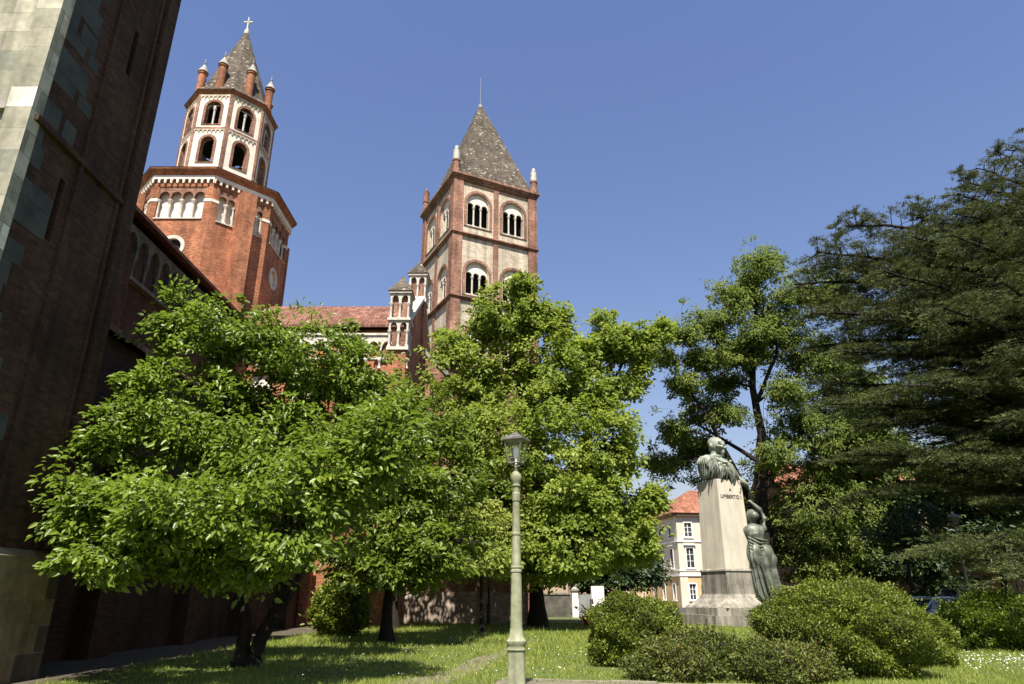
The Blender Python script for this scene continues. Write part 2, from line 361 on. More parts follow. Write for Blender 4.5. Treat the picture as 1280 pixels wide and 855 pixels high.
# aisle and nave
mb = MB(); xa, ya = rel(-12.2, 15.26); xb, yb = rel(-11.6, 40)
mb.box(xa, xb, ya, yb - .6, 0, 8.6)
for y in (19.5, 25, 30.5, 36): mb.box(xb, xb + .55, y - 46, y - 45, 0, 7.8)
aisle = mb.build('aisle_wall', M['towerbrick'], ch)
mb = MB(); X0, _ = rel(-11.3, 0); X1, _ = rel(-17.2, 0)
mb.prism(frame((0, 0, 0), (1, 0, 0), (0, 1, 0)), [(X0, 8.6), (X0, 8.78), (X1, 11.9), (X1, 11.7)], ya, yb - .62); mb.build('roof', M['tile'], aisle)
mb = MB(); Xn, _ = rel(-17.2, 0); Xm, _ = rel(-28.6, 0)
mb.box(Xn - .6, Xn, 13 - 46, -6.02, 0, 17.4); mb.box(Xm, Xm + .6, 13 - 46, -6.02, 0, 17.4)
for y in (20.5, 26.2, 32, 37.2): mb.box(Xn, Xn + .5, y - 46, y - 45.2, 11, 15.7)
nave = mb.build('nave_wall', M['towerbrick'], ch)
mb = MB(); fN = frame((Xn, -33, 0), (0, 1, 0), (1, 0, 0))
mb.prism(fN, scallop(.2, 27, 15.9, 17.2, 26, .4, True), .0, .22)
for i in range(27):
    colonnette(mb, fN, .2 + i * 26.8 / 26, 14.9, 15.9, .12, .07)
mb.fbox(fN, .2, 27, 14.72, 14.9, 0, .3); mb.build('arcade_frieze', M['shadestone'], nave)
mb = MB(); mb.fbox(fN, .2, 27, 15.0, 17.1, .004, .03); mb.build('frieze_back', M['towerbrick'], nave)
mb = MB(); mb.prism(frame((0, 0, 0), (1, 0, 0), (0, 1, 0)), [(Xn + .75, 17.42), (Xn + .75, 17.6), (0, 21.3), (Xm - .75, 17.6), (Xm - .75, 17.42), (0, 21.05)], -33, -5.2); mb.build('roof', M['tile'], nave)
mb = MB()
mb.box(*rel(-28.6, 0)[:1], *rel(-10.35, 0)[:1], 12.7 - 46, 13 - 46, 0, 17); mb.build('facade_wall', M['ashlar'], ch)
# transept: front wall at Y=40, end wall at X=-6.5
mb = MB(); fT = chfr((-17.2, 40), (1, 0, 0), (0, -1, 0)); LT = 10.7
arches = [archpoly(c, 12.6, 13.7, .75) for c in (1.8, 4.4, 7.0, 9.3)]
mb.prism(fT, [(-11, 0), (LT, 0), (LT, 17.2), (-11, 17.2)], 0, -.6, arches)
fE = chfr((-6.5, 40), (0, 1, 0), (1, 0, 0))
mb.prism(fE, [(.6, 0), (12, 0), (12, 17.2), (11.4, 18.2), (6, 22), (.6, 18.2)], 0, -.6)
for a in (.3, 2.9, 5.6, 8.2): mb.fbox(fT, a, a + .55, 0, 15, .35, 0)
tr_ = mb.build('transept_wall', M['brick'], ch)
for c in (1.8, 4.4, 7.0, 9.3): mb = MB(); mb.prism(fT, archpoly(c, 12.6, 13.7, .75), -.25, -.3); mb.build('lunette', M['plaster'], tr_)
mb = MB(); mb.prism(fT, scallop(-1, LT, 15.5, 16.75, 14, .40, True), .0, .2)
mb.fbox(fT, -1, LT, 16.752, 16.9, 0, .28); mb.fbox(fT, -1, LT, 15.2, 15.35, 0, .2)
for i in range(15): colonnette(mb, fT, -1 + i * (LT + 1) / 14, 14.6, 15.2, .12, .07)
mb.build('arcade_frieze', M['stone'], tr_)
mb = MB(); mb.prism(chfr((0, 46), (0, 1, 0), (1, 0, 0)), [(-6.45, 17.22), (-6.45, 17.4), (0, 21.4), (6.4, 17.4), (6.4, 17.22), (0, 21.1)], -28, -6.75); mb.build('roof', M['tile'], tr_)
mb = MB()
for (a0, z0), (a1, z1) in (((.3, 18.0), (6, 22.0)), ((6, 22.0), (11.7, 18.0))):
    d = .25
    mb.prism(fE, [(a0, z0), (a1, z1), (a1, z1 + .3), (a0, z0 + .3)], .15, -.7)
mb.build('gable_coping', M['stone'], tr_)
def turret(px, py, z0, h, wd, name='corner_turret'):
    mb = MB(); X, Y = rel(px, py)
    mb.box(X - wd * .8, X + wd * .8, Y - wd * .8, Y + wd * .8, z0 - 7, z0 - .2)
    t = mb.build(name, M['brick'], ch)
    mb = MB(); mb.box(X - wd, X + wd, Y - wd, Y + wd, z0 - .2, z0)
    n = 4
    for lev in range(2 if h > 3 else 1):
        za = z0 + lev * h / 2; zb = za + h / (2 if h > 3 else 1)
        for i in range(4):
            an = R(-90 + 90 * i); nn = Vector((math.cos(an), math.sin(an), 0)); ux = Vector((-nn.y, nn.x, 0))
            f = frame((X + nn.x * wd * .9, Y + nn.y * wd * .9, 0), ux, nn)
            mb.prism(f, scallop(-wd * .9 + .01 * (i % 2), wd * .9 - .01 * (i % 2), zb - .75, zb - .1, 2, .36, True), .0, -.12)
            for k in (-1, 0): colonnette(mb, f, k * wd * .82, za, zb - .75, -.08, .075)
        mb.box(X - wd * 1.05, X + wd * 1.05, Y - wd * 1.05, Y + wd * 1.05, zb - .1, zb + .06)
    mb.build('arcade', M['stone'], t)
    mb = MB(); mb.box(X - wd * .6, X + wd * .6, Y - wd * .6, Y + wd * .6, z0, z0 + h - .12); mb.build('brick_core', M['brick2'], t)
    mb = MB(); mb.lathe((X, Y, z0 + h + .06), [(wd * 1.62, 0), (wd * 1.5, .12), (wd * .5, wd * 1.25), (.02, wd * 2.0)], 4, R(45)); mb.build('turret_roof', M['slate'], t)
turret(-7.05, 40.1, 15.9, 3.7, .68)
turret(-6.9, 46, 21.7, 2.0, .68)
turret(-7.05, 51.9, 15.9, 3.7, .68)
mb = MB(); mb.prism(chfr((-6.5, 46.4), (1, 0, 0), (0, -1, 0)), [(.01, 0), (2.6, 0), (2.6, 15.4), (.01, 18.0)], 0, -1.6); bt = mb.build('end_buttress', M['brick2'], ch)
mb = MB(); mb.prism(chfr((-6.5, 46.35), (1, 0, 0), (0, -1, 0)), [(.01, 18.02), (2.75, 15.3), (2.85, 15.6), (.01, 18.4)], .05, -1.75); mb.build('stone_cap', M['granite2'], bt)
# crossing drum
DA = 5.1
fr8, hw = oct_frames(DA, CX, CY)
mb = MB()
for i, f in enumerate(fr8):
    holes = []
    if i in (0, 2, 4, 6): holes = [arc(0, 23.6, .62, 0, 345, 23)]
    mb.prism(f, [(-hw, 13), (hw, 13), (hw, 25.7), (-hw, 25.7)], 0, -.5, holes)
    mb.prism(f, [(-hw, 28.3), (hw, 28.3), (hw, 29.15), (-hw, 29.15)], 0, -.5)
    for sgn in (-1, 1): mb.fbox(f, sgn * hw, sgn * (hw - .48), 25.7, 28.3, 0, -.5)
drum = mb.build('crossing_drum', M['brick'], ch)
for i in (1, 3, 5, 7): mb = MB(); mb.fbox(fr8[i], -.42, .62, 12, 28.3, 1.0, 0); mb.build('buttress', M['brick'], drum)
def gcol(f, e, r): m_ = MB(); colonnette(m_, f, e, 25.75, 27.3, -.17, r); m_.build('gallery_column', M['stone'], drum)
mbw = MB()
for i, f in enumerate(fr8):
    if i % 2 == 0: spans = [(-hw + .48, hw - .48, 3)]
    else: spans = [(-hw + .48, -.42, 1.5), (.62, hw - .48, 1)]
    for a0, a1, n in spans:
        n = 4 if n == 3 else 2
        mb = MB(); mb.prism(f, scallop(a0, a1, 27.28, 28.29, n, .42), -.05, -.28); mb.build('gallery_arcade', M['brick2'], drum)
        for k in range(1, n): gcol(f, a0 + (a1 - a0) * k / n, .10)
        for e in (a0 + .06, a1 - .06): gcol(f, e, .07)
        mb = MB(); mb.fbox(f, a0 - .02, a1 + .02, 25.7, 25.78, .08, -.5); mb.build('gallery_sill', M['stone'], drum)
    for sgn in (-1, 1): mbw.fbox(f, sgn * (hw - .01), sgn * (hw - .50), 27.1, 27.32, .03, -.3)
    mbw.prism(f, scallop(-hw - .03, hw + .03, 28.52, 29.12, 10, .34), .16, .003)
mbw.build('corbel_frieze', M['plaster'], drum)
mb = MB()
oct_slab(mb, 0, 0, DA - .42, DA - .42, 25.6, 28.5); mb.build('gallery_back_wall', M['plaster'], drum)
mb = MB(); oct_slab(mb, 0, 0, DA + .2, DA + .28, 29.15, 29.3); oct_slab(mb, 0, 0, DA + .32, DA + .4, 29.302, 29.48); oct_slab(mb, 0, 0, DA + .46, DA + .46, 29.482, 29.6); mb.build('cornice', M['brick'], drum)
mb = MB(); oct_slab(mb, 0, 0, DA + .5, 3.1, 29.604, 31.0); mb.build('drum_roof', M['slate'], drum)
for i in (0, 2, 4, 6):
    mb = MB(); mb.prism(fr8[i], arc(0, 23.6, .85, 0, 345, 23), .05, -.2, [arc(0, 23.6, .6, 0, 345, 23)])
    o = mb.build('round_window', M['stone'], drum)
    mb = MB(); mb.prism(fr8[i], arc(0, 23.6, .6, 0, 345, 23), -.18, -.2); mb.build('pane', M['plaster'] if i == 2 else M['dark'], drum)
# lantern
LA = 3.05
lf, lh = oct_frames(LA, 0, 0)
mb = MB(); ml = MB(); mt = MB(); mw = MB()
for f in lf:
    h1 = archpoly(0, 31.7, 33.55, .52); h2 = archpoly(0, 35.12, 36.7, .60)
    mb.prism(f, [(-lh, 30.3), (lh, 30.3), (lh, 38.0), (-lh, 38.0)], 0, -.5, [h1, h2])
    for sgn in (-1, 1): ml.fbox(f, sgn * (lh + .03), sgn * (lh - .13), 30.6, 37.9, .07, -.05)
    ml.fbox(f, -lh + .13, lh - .13, 34.72, 34.86, .07, -.05)
    mw.prism(f, scallop(-lh + .13, lh - .13, 34.4, 34.72, 7, .36), .06, .003)
    mw.prism(f, scallop(-lh + .13, lh - .13, 37.5, 37.9, 7, .36), .06, .003)
    ml.prism(f, archpoly(0, 31.69, 33.55, .68), .05, -.42, [archpoly(0, 31.74, 33.55, .48)])
    ml.prism(f, archpoly(0, 35.11, 36.7, .76), .05, -.42, [archpoly(0, 35.16, 36.7, .56)])
lan = mb.build('lantern_wall', M['plaster'], ch)
ml.build('brick_trim', M['brick2'], lan); mw.build('corbel_frieze', M['plaster2'], lan)
for f in lf:
    mb = MB(); colonnette(mb, f, 0, 35.16, 36.75, -.2, .075)
    mb.prism(f, scallop(-.56, .56, 36.7, 37.0, 2, .42) , -.12, -.28)
    mb.build('belfry_window', M['stone'], lan)
mb = MB(); oct_slab(mb, 0, 0, 2.0, 2.0, 34.9, 37.9); mb.build('belfry_dark_box', M['dark'], lan)
mb = MB()
oct_slab(mb, 0, 0, LA + .08, LA + .14, 38.0, 38.12); oct_slab(mb, 0, 0, LA + .18, LA + .24, 38.122, 38.26); mb.build('cornice', M['brick'], lan)
mb = MB(); r = 1 / math.cos(R(22.5)); mb.lathe((0, 0, 0), [((LA + .28) * r, 38.264), (2.75 * r, 39.0), (.16, 47.0)], 8, R(22.5)); sp = mb.build('lantern_spire', M['slate'], ch)
for i in range(8):
    an = R(-90 + 45 * i); X, Y = math.cos(an) * (LA - .28), math.sin(an) * (LA - .28)
    mb = MB(); mb.lathe((X, Y, 38.35), [(.36, 0), (.36, .5), (.3, .52), (.3, 2.45), (.36, 2.47), (.36, 2.65)], 12); pn = mb.build('pinnacle', M['brick'], sp, 40)
    mb = MB(); mb.lathe((X, Y, 41.0), [(.42, 0), (.40, .08), (.14, .62), (.06, .82), (.11, .96), (.03, 1.05), (.03, 1.4)], 12); o = mb.build('pinnacle_cap', M['greystone'], sp, 40)
mb = MB(); mb.lathe((0, 0, 46.9), [(.2, 0), (.22, .3), (.1, .5), (.06, .8)], 10); mb.box(-.05, .05, -.05, .05, 47.6, 48.75); mb.box(-.38, .38, -.05, .05, 48.2, 48.31)
mb.build('cross', M['stone'], sp)

# ------------------------------------------------------------------ bell tower
bt = empty('bell_tower', (-3.5, 61.64, 0), math.atan2(.449, .894), 'square brick and cream bell tower with grey pyramid spire and triple belfry windows', 'bell tower')
HB = 4.3
STO = [(33.5, 39.0), (27.0, 33.3), (20.4, 26.8)]
WIN = {33.5: (34.35, 36.7), 27.0: (27.25, 29.35), 20.4: (20.65, 22.75)}   # sill and springing heights of each storey's windows
bf = []
for i in range(4):
    an = R(-90 + 90 * i); n = Vector((math.cos(an), math.sin(an), 0)); ux = Vector((-n.y, n.x, 0)); bf.append(frame(n * HB, ux, n))
mb = MB()
for (z0, z1) in STO:
    for f in bf:
        sl, zs = WIN[z0]
        mb.prism(f, [(-HB + .02, z0 - .2), (HB - .02, z0 - .2), (HB - .02, z1 + .02), (-HB + .02, z1 + .02)], 0, -.45,
                 [archpoly(c, sl, zs, 1.1, 16) for c in (-1.87, 1.87)])
wl = mb.build('belfry_wall', M['plaster2'], bt)
mb = MB(); mb.box(-HB + .01, HB - .01, -HB + .01, HB - .01, 0, 20.2); mb.build('lower_wall', M['brick2'], bt)
for sx in (-1, 1):
    for sy in (-1, 1):
        x, y = sx * HB, sy * HB
        mb = MB(); mb.box(min(x + sx * .16, x - sx * .8), max(x + sx * .16, x - sx * .8), min(y + sy * .16, y - sy * .8), max(y + sy * .16, y - sy * .8), 20.2, 39.0); mb.build('brick_pilaster', M['brick2'], bt)
for f in bf: mb = MB(); mb.fbox(f, -.24, .24, 20.2, 39.0, .10, -.1); mb.build('brick_pilaster', M['brick2'], bt)
for (z0, z1) in STO:
    for f in bf:
        mt = MB()
        sl, zs = WIN[z0]
        for c in (-1.87, 1.87):
            mb = MB(); mb.prism(f, archpoly(c, sl - .2, zs, 1.45, 16), .09, -.1, [archpoly(c, sl - .198, zs, 1.2, 16)]); mb.build('brick_arch', M['brick2'], bt)
        for a0, a1 in ((-HB + .8, -.24), (.24, HB - .8)):
            k = int((a1 - a0) / .2); wd = (a1 - a0) / k
            for j in range(k): mt.prism(f, [(a0 + j * wd, z1 - .34), (a0 + (j + .55) * wd, z1 - .34), (a0 + (j + .9) * wd, z1 - .05), (a0 + (j + .3) * wd, z1 - .05)], .10, .0)
            mt.fbox(f, a0, a1, z1 - .05, z1 + .0, .12, 0)
        mt.fbox(f, -.3, .3, z1 - .03, z1 - .002, .13, 0)
        mt.build('dentil_frieze', M['brick2'], bt)
for (z0, z1) in STO:
    for f in bf:
        sl, zs = WIN[z0]
        for c in (-1.87, 1.87):
            mb = MB()
            top = [(c + 1.1 * math.cos(R(t)), zs + 1.1 * math.sin(R(t))) for t in range(180, -1, -15)]
            scl = scallop(c - 1.1, c + 1.1, zs - .25, zs + .05, 3, .42)[1:-1]
            mb.prism(f, top + scl[::-1], -.16, -.36)
            wn_ = mb.build('belfry_window', M['plaster'], bt)
            for k in (-1, 1): mb = MB(); colonnette(mb, f, c + k * .366, sl, zs - .24, -.25, .085); mb.build('colonnette', M['stone'], wn_)
mb = MB(); mb.box(-HB + 1.1, HB - 1.1, -HB + 1.1, HB - 1.1, 20.3, 39.1); mb.build('belfry_dark_box', M['dark'], bt)  # solid dark box added so the openings show no daylight through
for z in (20.2, 26.82, 33.3):
    mb = MB()
    for k, (e, h) in enumerate(((.2, .1), (.3, .12))): mb.box(-HB - e, HB + e, -HB - e, HB + e, z - .22 + k * .102, z - .12 + k * .12)
    mb.build('string_course', M['brick2'], bt)
mb = MB()
for k, (e, h) in enumerate(((.2, .2), (.32, .2), (.44, .16))): mb.box(-HB - e, HB + e, -HB - e, HB + e, 39.0 + k * .202, 39.2 + k * .202 - .002)
mb.build('cornice', M['brick2'], bt)
mb = MB(); mb.lathe((0, 0, 0), [(4.5 * 1.414, 39.6), (4.1 * 1.414, 40.0), (.3, 51.9), (.2, 52.0)], 4, R(45)); sp = mb.build('pyramid_spire', M['slate'], bt)
mb = MB(); mb.lathe((0, 0, 51.9), [(.24, 0), (.25, .2), (.14, .35), (.14, .45), (.025, .5), (.02, 4.2)], 8); mb.build('rod', M['greystone'], sp)
for sx in (-1, 1):
    for sy in (-1, 1):
        x, y = sx * (HB - .05), sy * (HB - .05)
        mb = MB(); mb.lathe((x, y, 39.6), [(.42, 0), (.42, .5), (.34, .55), (.34, 1.3), (.4, 1.35), (.4, 1.5)], 10); p = mb.build('pinnacle', M['brick2'], bt, 40)
        mb = MB(); mb.lathe((x, y, 41.1), [(.3, 0), (.36, .3), (.3, .8), (.34, 1.1), (.16, 1.22), (.2, 1.38), (.16, 1.55), (.04, 1.65)], 10); mb.build('finial', M['stone'] if sx > 0 or sy < 0 else M['brick2'], p, 60)

# ------------------------------------------------------------------ low walls behind the lawn
gw = empty('brick_wall', (-3, 43, 0), 0, 'long low red brick wall with pale weathered base behind the lawn', 'wall')
mb = MB(); mb.box(-11, 3.9, 0, .5, 1.75, 5.6); mb.build('upper_wall', M['wallbrick'], gw)
mb = MB(); mb.box(-11.05, 3.95, -.08, .55, 0, 1.748); mb.build('wall_base', brickmat('limewashed brick', [(0, (.36, .25, .19)), (.5, (.45, .34, .27)), (1, (.55, .46, .38))], .26, .08, .01, (.42, .36, .3), stain=.55, bigscale=1.1), gw)
mb = MB(); mb.box(-11.1, 4, -.15, .6, 5.6, 5.75); mb.build('coping', M['tile'], gw)
rw = empty('rendered_wall', (3.1, 54.9, 0), 0, 'low dark grey rendered garden wall beside the white gate pier', 'wall')
mb = MB(); mb.box(-1.6, 1.3, 0, .4, 0, 1.6); mb.build('wall_body', M['shadestone'], rw)
mb = MB(); mb.box(-1.6, 1.3, -.06, .46, 1.6, 1.72); mb.build('coping', M['granite2'], rw)
gt = empty('garden_gate', (5.05, 55, 0), 0, 'white rendered gate pier and grey door at the back of the lawn', 'gate')
mb = MB(); mb.box(-.52, -.05, -.1, .5, 0, 1.85); mb.box(.95, 1.9, -.1, .5, 0, 2.2); g = mb.build('gate_pier', M['whitep'], gt)
mb = MB(); mb.box(-.6, .02, -.18, .58, 1.85, 1.98); mb.lathe((-.29, .2, 1.98), [(.38, 0), (.1, .18)], 4, R(45)); mb.build('pier_cap', M['granite2'], g)
mb = MB(); mb.box(-.045, .945, .1, .18, .05, 1.6)
for k in range(3): mb.box(.05 + k * .3, .28 + k * .3, .07, .1, .2, 1.45)
mb.build('door', M['greydoor'], gt)

# ------------------------------------------------------------------ palazzo and the house behind the cedar
def window(parent, f, c, z0, z1, wd, kind='glazed', cornice=True, mt='whitep'):
    mb = MB(); mb.prism(f, [(c - wd / 2 - .14, z0 - .12), (c + wd / 2 + .14, z0 - .12), (c + wd / 2 + .14, z1 + .14), (c - wd / 2 - .14, z1 + .14)], .07, -.12, [[(c - wd / 2, z0), (c + wd / 2, z0), (c + wd / 2, z1), (c - wd / 2, z1)]])
    mb.fbox(f, c - wd / 2 - .25, c + wd / 2 + .25, z0 - .24, z0 - .12, .16, -.02)
    if cornice: mb.fbox(f, c - wd / 2 - .32, c + wd / 2 + .32, z1 + .35, z1 + .5, .25, -.02)
    wn = mb.build('window', M[mt], parent)
    mb = MB(); mb.fbox(f, c - wd / 2, c + wd / 2, z0, z1, -.14, -.16); mb.build('pane', M['pane'], wn)
    mb = MB()
    mb.fbox(f, c - .045, c + .045, z0, z1, -.08, -.138)
    for k in (1, 2): mb.fbox(f, c - wd / 2, c + wd / 2, z0 + (z1 - z0) * k / 3 - .03, z0 + (z1 - z0) * k / 3 + .03, -.09, -.138)
    if kind == 'white':
        for s in (-1, 1): mb.fbox(f, c + s * wd / 2, c + s * (wd / 2 - .1), z0, z1, -.08, -.138)
    mb.build('sash', M[mt], wn)
    return wn
pz = empty('palazzo', (22.4, 96, 0), R(8), 'cream and peach three storey palazzo with red tiled roof behind the monument', 'building')
W_, D_ = 34, 14
pf = [frame((0, 0, 0), (1, 0, 0), (0, -1, 0)), frame((0, 0, 0), (0, 1, 0), (-1, 0, 0))]
rows = [(1.0, 2.9, .95), (5.0, 7.5, 1.0), (9.0, 10.8, 1.0)]
cols_ = [1.6, 5.2, 8.8, 12.4, 16, 19.6, 23.2, 26.8, 30.4]
def holes_for(cs, z): return [[(c - w_ / 2, a), (c + w_ / 2, a), (c + w_ / 2, b), (c - w_ / 2, b)] for c in cs for a, b, w_ in [z]]
mb = MB(); mb.prism(pf[0], [(0, 3.9), (W_, 3.9), (W_, 12), (0, 12)], 0, -.4, holes_for(cols_, rows[1]) + holes_for(cols_, rows[2]))
lc = [2.5, 6.5, 10.5]
mb.prism(pf[1], [(.4, 3.9), (D_, 3.9), (D_, 12), (.4, 12)], 0, -.4, holes_for(lc, rows[1]) + holes_for(lc, rows[2]))
mb.box(.4, W_, D_ - .4, D_, 0, 12); mb.box(W_ - .4, W_, .4, D_ - .4, 0, 12)
mb.build('upper_wall', M['cream'], pz)
mb = MB(); mb.prism(pf[0], [(1.0, 0), (W_, 0), (W_, 3.9), (1.0, 3.9)], 0, -.4, holes_for(cols_, rows[0]))
mb.prism(pf[1], [(.4, 0), (D_, 0), (D_, 3.9), (.4, 3.9)], 0, -.4, holes_for(lc, rows[0])); mb.build('ground_floor_wall', M['peach'], pz)
mb = MB(); mb.fbox(pf[0], -.06, 1.0, 0, 3.9, .06, -.4); mb.build('corner_pier', M['cream'], pz)
mb = MB()
for f, L_ in ((pf[0], W_), (pf[1], D_)):
    for z, h, e in ((3.9, .25, .14), (4.55, .14, .08), (8.3, .2, .12)): mb.fbox(f, -.1, L_, z, z + h, e, -.02)
mb.build('string_course', M['whitep'], pz)
mb = MB()
for f, L_ in ((pf[0], W_), (pf[1], D_)): mb.fbox(f, -.5, L_ + .3, 11.7, 12.1, .5, -.02)
mb.build('eaves', M['ochre'], pz)
for a in (3.4, 14.2, 25): mb = MB(); p0 = pf[0](a, .1, .16); mb.tube([p0, pf[0](a, 11.7, .16)], [.06, .06], 8); mb.build('downpipe', M['greypole'], pz)
mb = MB(); mb.add([(-.7, -.7, 12.1), (W_ + .7, -.7, 12.1), (W_ + .7, D_ + .7, 12.1), (-.7, D_ + .7, 12.1), (5, D_ / 2, 16.2), (W_ - 5, D_ / 2, 16.2)],
       [(0, 1, 5, 4), (1, 2, 5), (2, 3, 4, 5), (3, 0, 4), (0, 3, 2, 1)]); mb.build('roof', M['tile2'], pz)
for c in cols_:
    window(pz, pf[0], c, *rows[0][:2], rows[0][2], 'white', False); window(pz, pf[0], c, *rows[1][:2], rows[1][2]); window(pz, pf[0], c, *rows[2][:2], rows[2][2], cornice=False)
for c in lc:
    window(pz, pf[1], c, *rows[0][:2], rows[0][2], 'white', False); window(pz, pf[1], c, *rows[1][:2], rows[1][2]); window(pz, pf[1], c, *rows[2][:2], rows[2][2], cornice=False)
mb = MB(); mb.fbox(pf[0], 4.1, 8.2, 3.95, 4.15, 1.1, .15)
for k in range(4): mb.prism(frame(pf[0](4.4 + k * 1.15, 0, 0), (0, -1, 0), (1, 0, 0)), [(.0, 3.3), (.9, 3.95), (0, 3.95)], 0, .2)
bl = mb.build('balcony', M['granite2'], pz)
mb = MB(); mb.fbox(pf[0], 4.1, 8.2, 5.0, 5.06, 1.08, 1.02)
for k in range(24): mb.fbox(pf[0], 4.12 + k * .176, 4.15 + k * .176, 4.15, 5.0, 1.065, 1.035)
mb.build('railing', M['shutter'], bl)
ph = empty('pink_house', (9.5, 108, 0), R(4), 'pale pink rendered house glimpsed through leaves left of the palazzo', 'building')
f = frame((0, 0, 0), (1, 0, 0), (0, -1, 0))
hc = [1.5, 4.5, 7.5, 10.5]
mb = MB(); mb.prism(f, [(0, 0), (13, 0), (13, 12.5), (0, 12.5)], 0, -.4, holes_for(hc, (5, 7, 1)) + holes_for(hc, (9, 11, 1))); mb.box(0, 13, .4, 8, 0, 12.4); mb.build('wall', M['pink'], ph)
mb = MB(); mb.prism(frame((0, 0, 0), (0, 1, 0), (1, 0, 0)), [(-.6, 12.5), (8.4, 12.5), (4, 15)], -.4, 13.4); mb.build('roof', M['tile2'], ph)
for c in hc:
    window(ph, f, c, 5, 7, 1); window(ph, f, c, 9, 11, 1, cornice=False)
oh = empty('brown_house', (20, 50.5, 0), R(-3), 'long brown rendered house with clay tiled roof in shade behind the cedar', 'building')
f = frame((0, 0, 0), (1, 0, 0), (0, -1, 0))
hc = [2 + 3.2 * k for k in range(15)]
mb = MB(); mb.prism(f, [(0, 0), (50, 0), (50, 8.6), (0, 8.6)], 0, -.4, holes_for(hc, (.3, 2.7, 1.3)) + holes_for(hc, (5, 7, 1))); mb.box(0, .4, .4, 9, 0, 8.6); mb.box(.4, 50, 8.6, 9, 0, 8.6); mb.build('wall', M['ochre'], oh)
mb = MB(); mb.prism(frame((0, 0, 0), (0, 1, 0), (1, 0, 0)), [(-.7, 8.5), (-.7, 8.65), (4.5, 11.4), (9.7, 8.65), (9.7, 8.5)], -.4, 50.4); mb.build('roof', M['tile2'], oh)
for c in hc:
    window(oh, f, c, .3, 2.7, 1.3, 'glazed', False, mt='greystone'); window(oh, f, c, 5, 7, 1, mt='greystone')  # grey stands in for white frames, their shade put into the colour

# ------------------------------------------------------------------ lamp posts, poles, car
def sq(mb, c, prof, rot=R(45)): mb.lathe(c, [(r * 1.414, z) for r, z in prof], 4, rot)
lp = empty('street_lamp', (.075, 12.6, 0), R(-24), 'tall pale green iron street lamp with square glass lantern in the foreground', 'street lamp')
mb = MB(); mb.lathe((0, 0, 0), [(.17, 0), (.17, .1), (.15, .14), (.148, .70), (.155, .705), (.165, .73), (.155, .755), (.158, .80), (.17, .82), (.17, .865), (.15, .89), (.125, .93), (.108, 1.06)], 28)
mb.build('base', M['lamp'], lp, 35)
mb = MB(); mb.lathe((0, 0, 0), [(.104, 1.06), (.098, 1.5), (.09, 1.96), (.10, 1.97), (.10, 2.0), (.089, 2.01), (.089, 2.03), (.098, 2.04), (.098, 2.06), (.086, 2.07), (.078, 2.58), (.085, 2.59), (.085, 2.625), (.073, 2.635), (.064, 3.18), (.075, 3.19), (.078, 3.32), (.062, 3.34), (.062, 3.44), (.08, 3.455), (.08, 3.475), (.068, 3.485), (.068, 3.50), (.088, 3.54), (.104, 3.60), (.098, 3.65), (.07, 3.70), (.04, 3.735), (.028, 3.76), (.026, 3.86)], 24)
mb.build('column', M['lamp'], lp, 35)
mb = MB()
c4 = [(-1, -1), (1, -1), (1, 1), (-1, 1)]
for (a, b_), (c, d) in zip(c4, c4[1:] + c4[:1]):
    mb.tube([(a * .108, b_ * .108, 3.86), (a * .168, b_ * .168, 4.30)], [.013, .013], 4)
    mb.tube([(a * .108, b_ * .108, 3.87), (c * .108, d * .108, 3.87)], [.013, .013], 4)
    mb.tube([(a * .168, b_ * .168, 4.29), (c * .168, d * .168, 4.29)], [.016, .016], 4)
    mb.tube([(a * .122, b_ * .122, 3.95), (c * .122, d * .122, 3.95)], [.008, .008], 4)
    mb.tube([(a * .108, b_ * .108, 3.87), (0, 0, 3.80)], [.01, .01], 4)
mb.build('lantern_frame', M['lampdark'], lp)
mb = MB(); sq(mb, (0, 0, 0), [(.182, 4.285), (.205, 4.295), (.205, 4.325), (.11, 4.385), (.09, 4.39), (.09, 4.41), (.035, 4.44), (.018, 4.455), (.014, 4.48)]); mb.build('lantern_roof', M['lampdark'], lp)
mb = MB()
for (a, b_), (c, d) in zip(c4, c4[1:] + c4[:1]): mb.add([(a * .105, b_ * .105, 3.88), (c * .105, d * .105, 3.88), (c * .163, d * .163, 4.28), (a * .163, b_ * .163, 4.28)], [(0, 1, 2, 3)])
mb.build('lantern_glass', M['lglass'], lp)
mb = MB(); mb.lathe((0, 0, 0), [(.02, 3.86), (.025, 3.97), (.05, 4.02), (.056, 4.10), (.04, 4.18), (.01, 4.20)], 12); mb.build('lamp_globe', M['bulb'], lp, 60)
def small_lamp(loc, label, mat, h, name='street_lamp', rz=0):
    t = empty(name, loc, rz, label, 'street lamp')
    mb = MB(); mb.lathe((0, 0, 0), [(.14, 0), (.14, .1), (.11, .15), (.105, .95), (.12, 1.0), (.07, 1.15), (.055, h - .7), (.08, h - .68), (.05, h - .6)], 14); mb.build('column', mat, t, 40)
    mb = MB(); sq(mb, (0, 0, 0), [(.06, h - .62), (.13, h - .58), (.2, h - .2)]); mb.build('lantern_glass', M['pane'], t)
    mb = MB(); sq(mb, (0, 0, 0), [(.22, h - .198), (.22, h - .15), (.06, h), (.02, h + .1)]); mb.build('lantern_roof', M['lampdark'], t)
small_lamp((-1.27, 40, 0), 'thin dark green lamp post standing before the brick wall', M['pole'], 3.55)
small_lamp((22.65, 36, 0), 'grey lamp post by the road under the cedar on the right', M['greypole'], 5.5)
t = empty('signpost', (8.95, 45, 0), 0, 'slim green metal pole rising behind the round bush', 'pole')
mb = MB(); mb.lathe((0, 0, 0), [(.07, 0), (.07, .3), (.05, .34), (.045, 3.6), (.06, 3.62), (.03, 3.7)], 10); mb.build('pole', M['greenpole'], t, 40)
mb = MB(); mb.fbox(frame((0, 0, 0), (1, 0, 0), (0, -1, 0)), -.12, .12, 3.15, 3.5, .07, .05); mb.build('plate', M['greypole'], t)

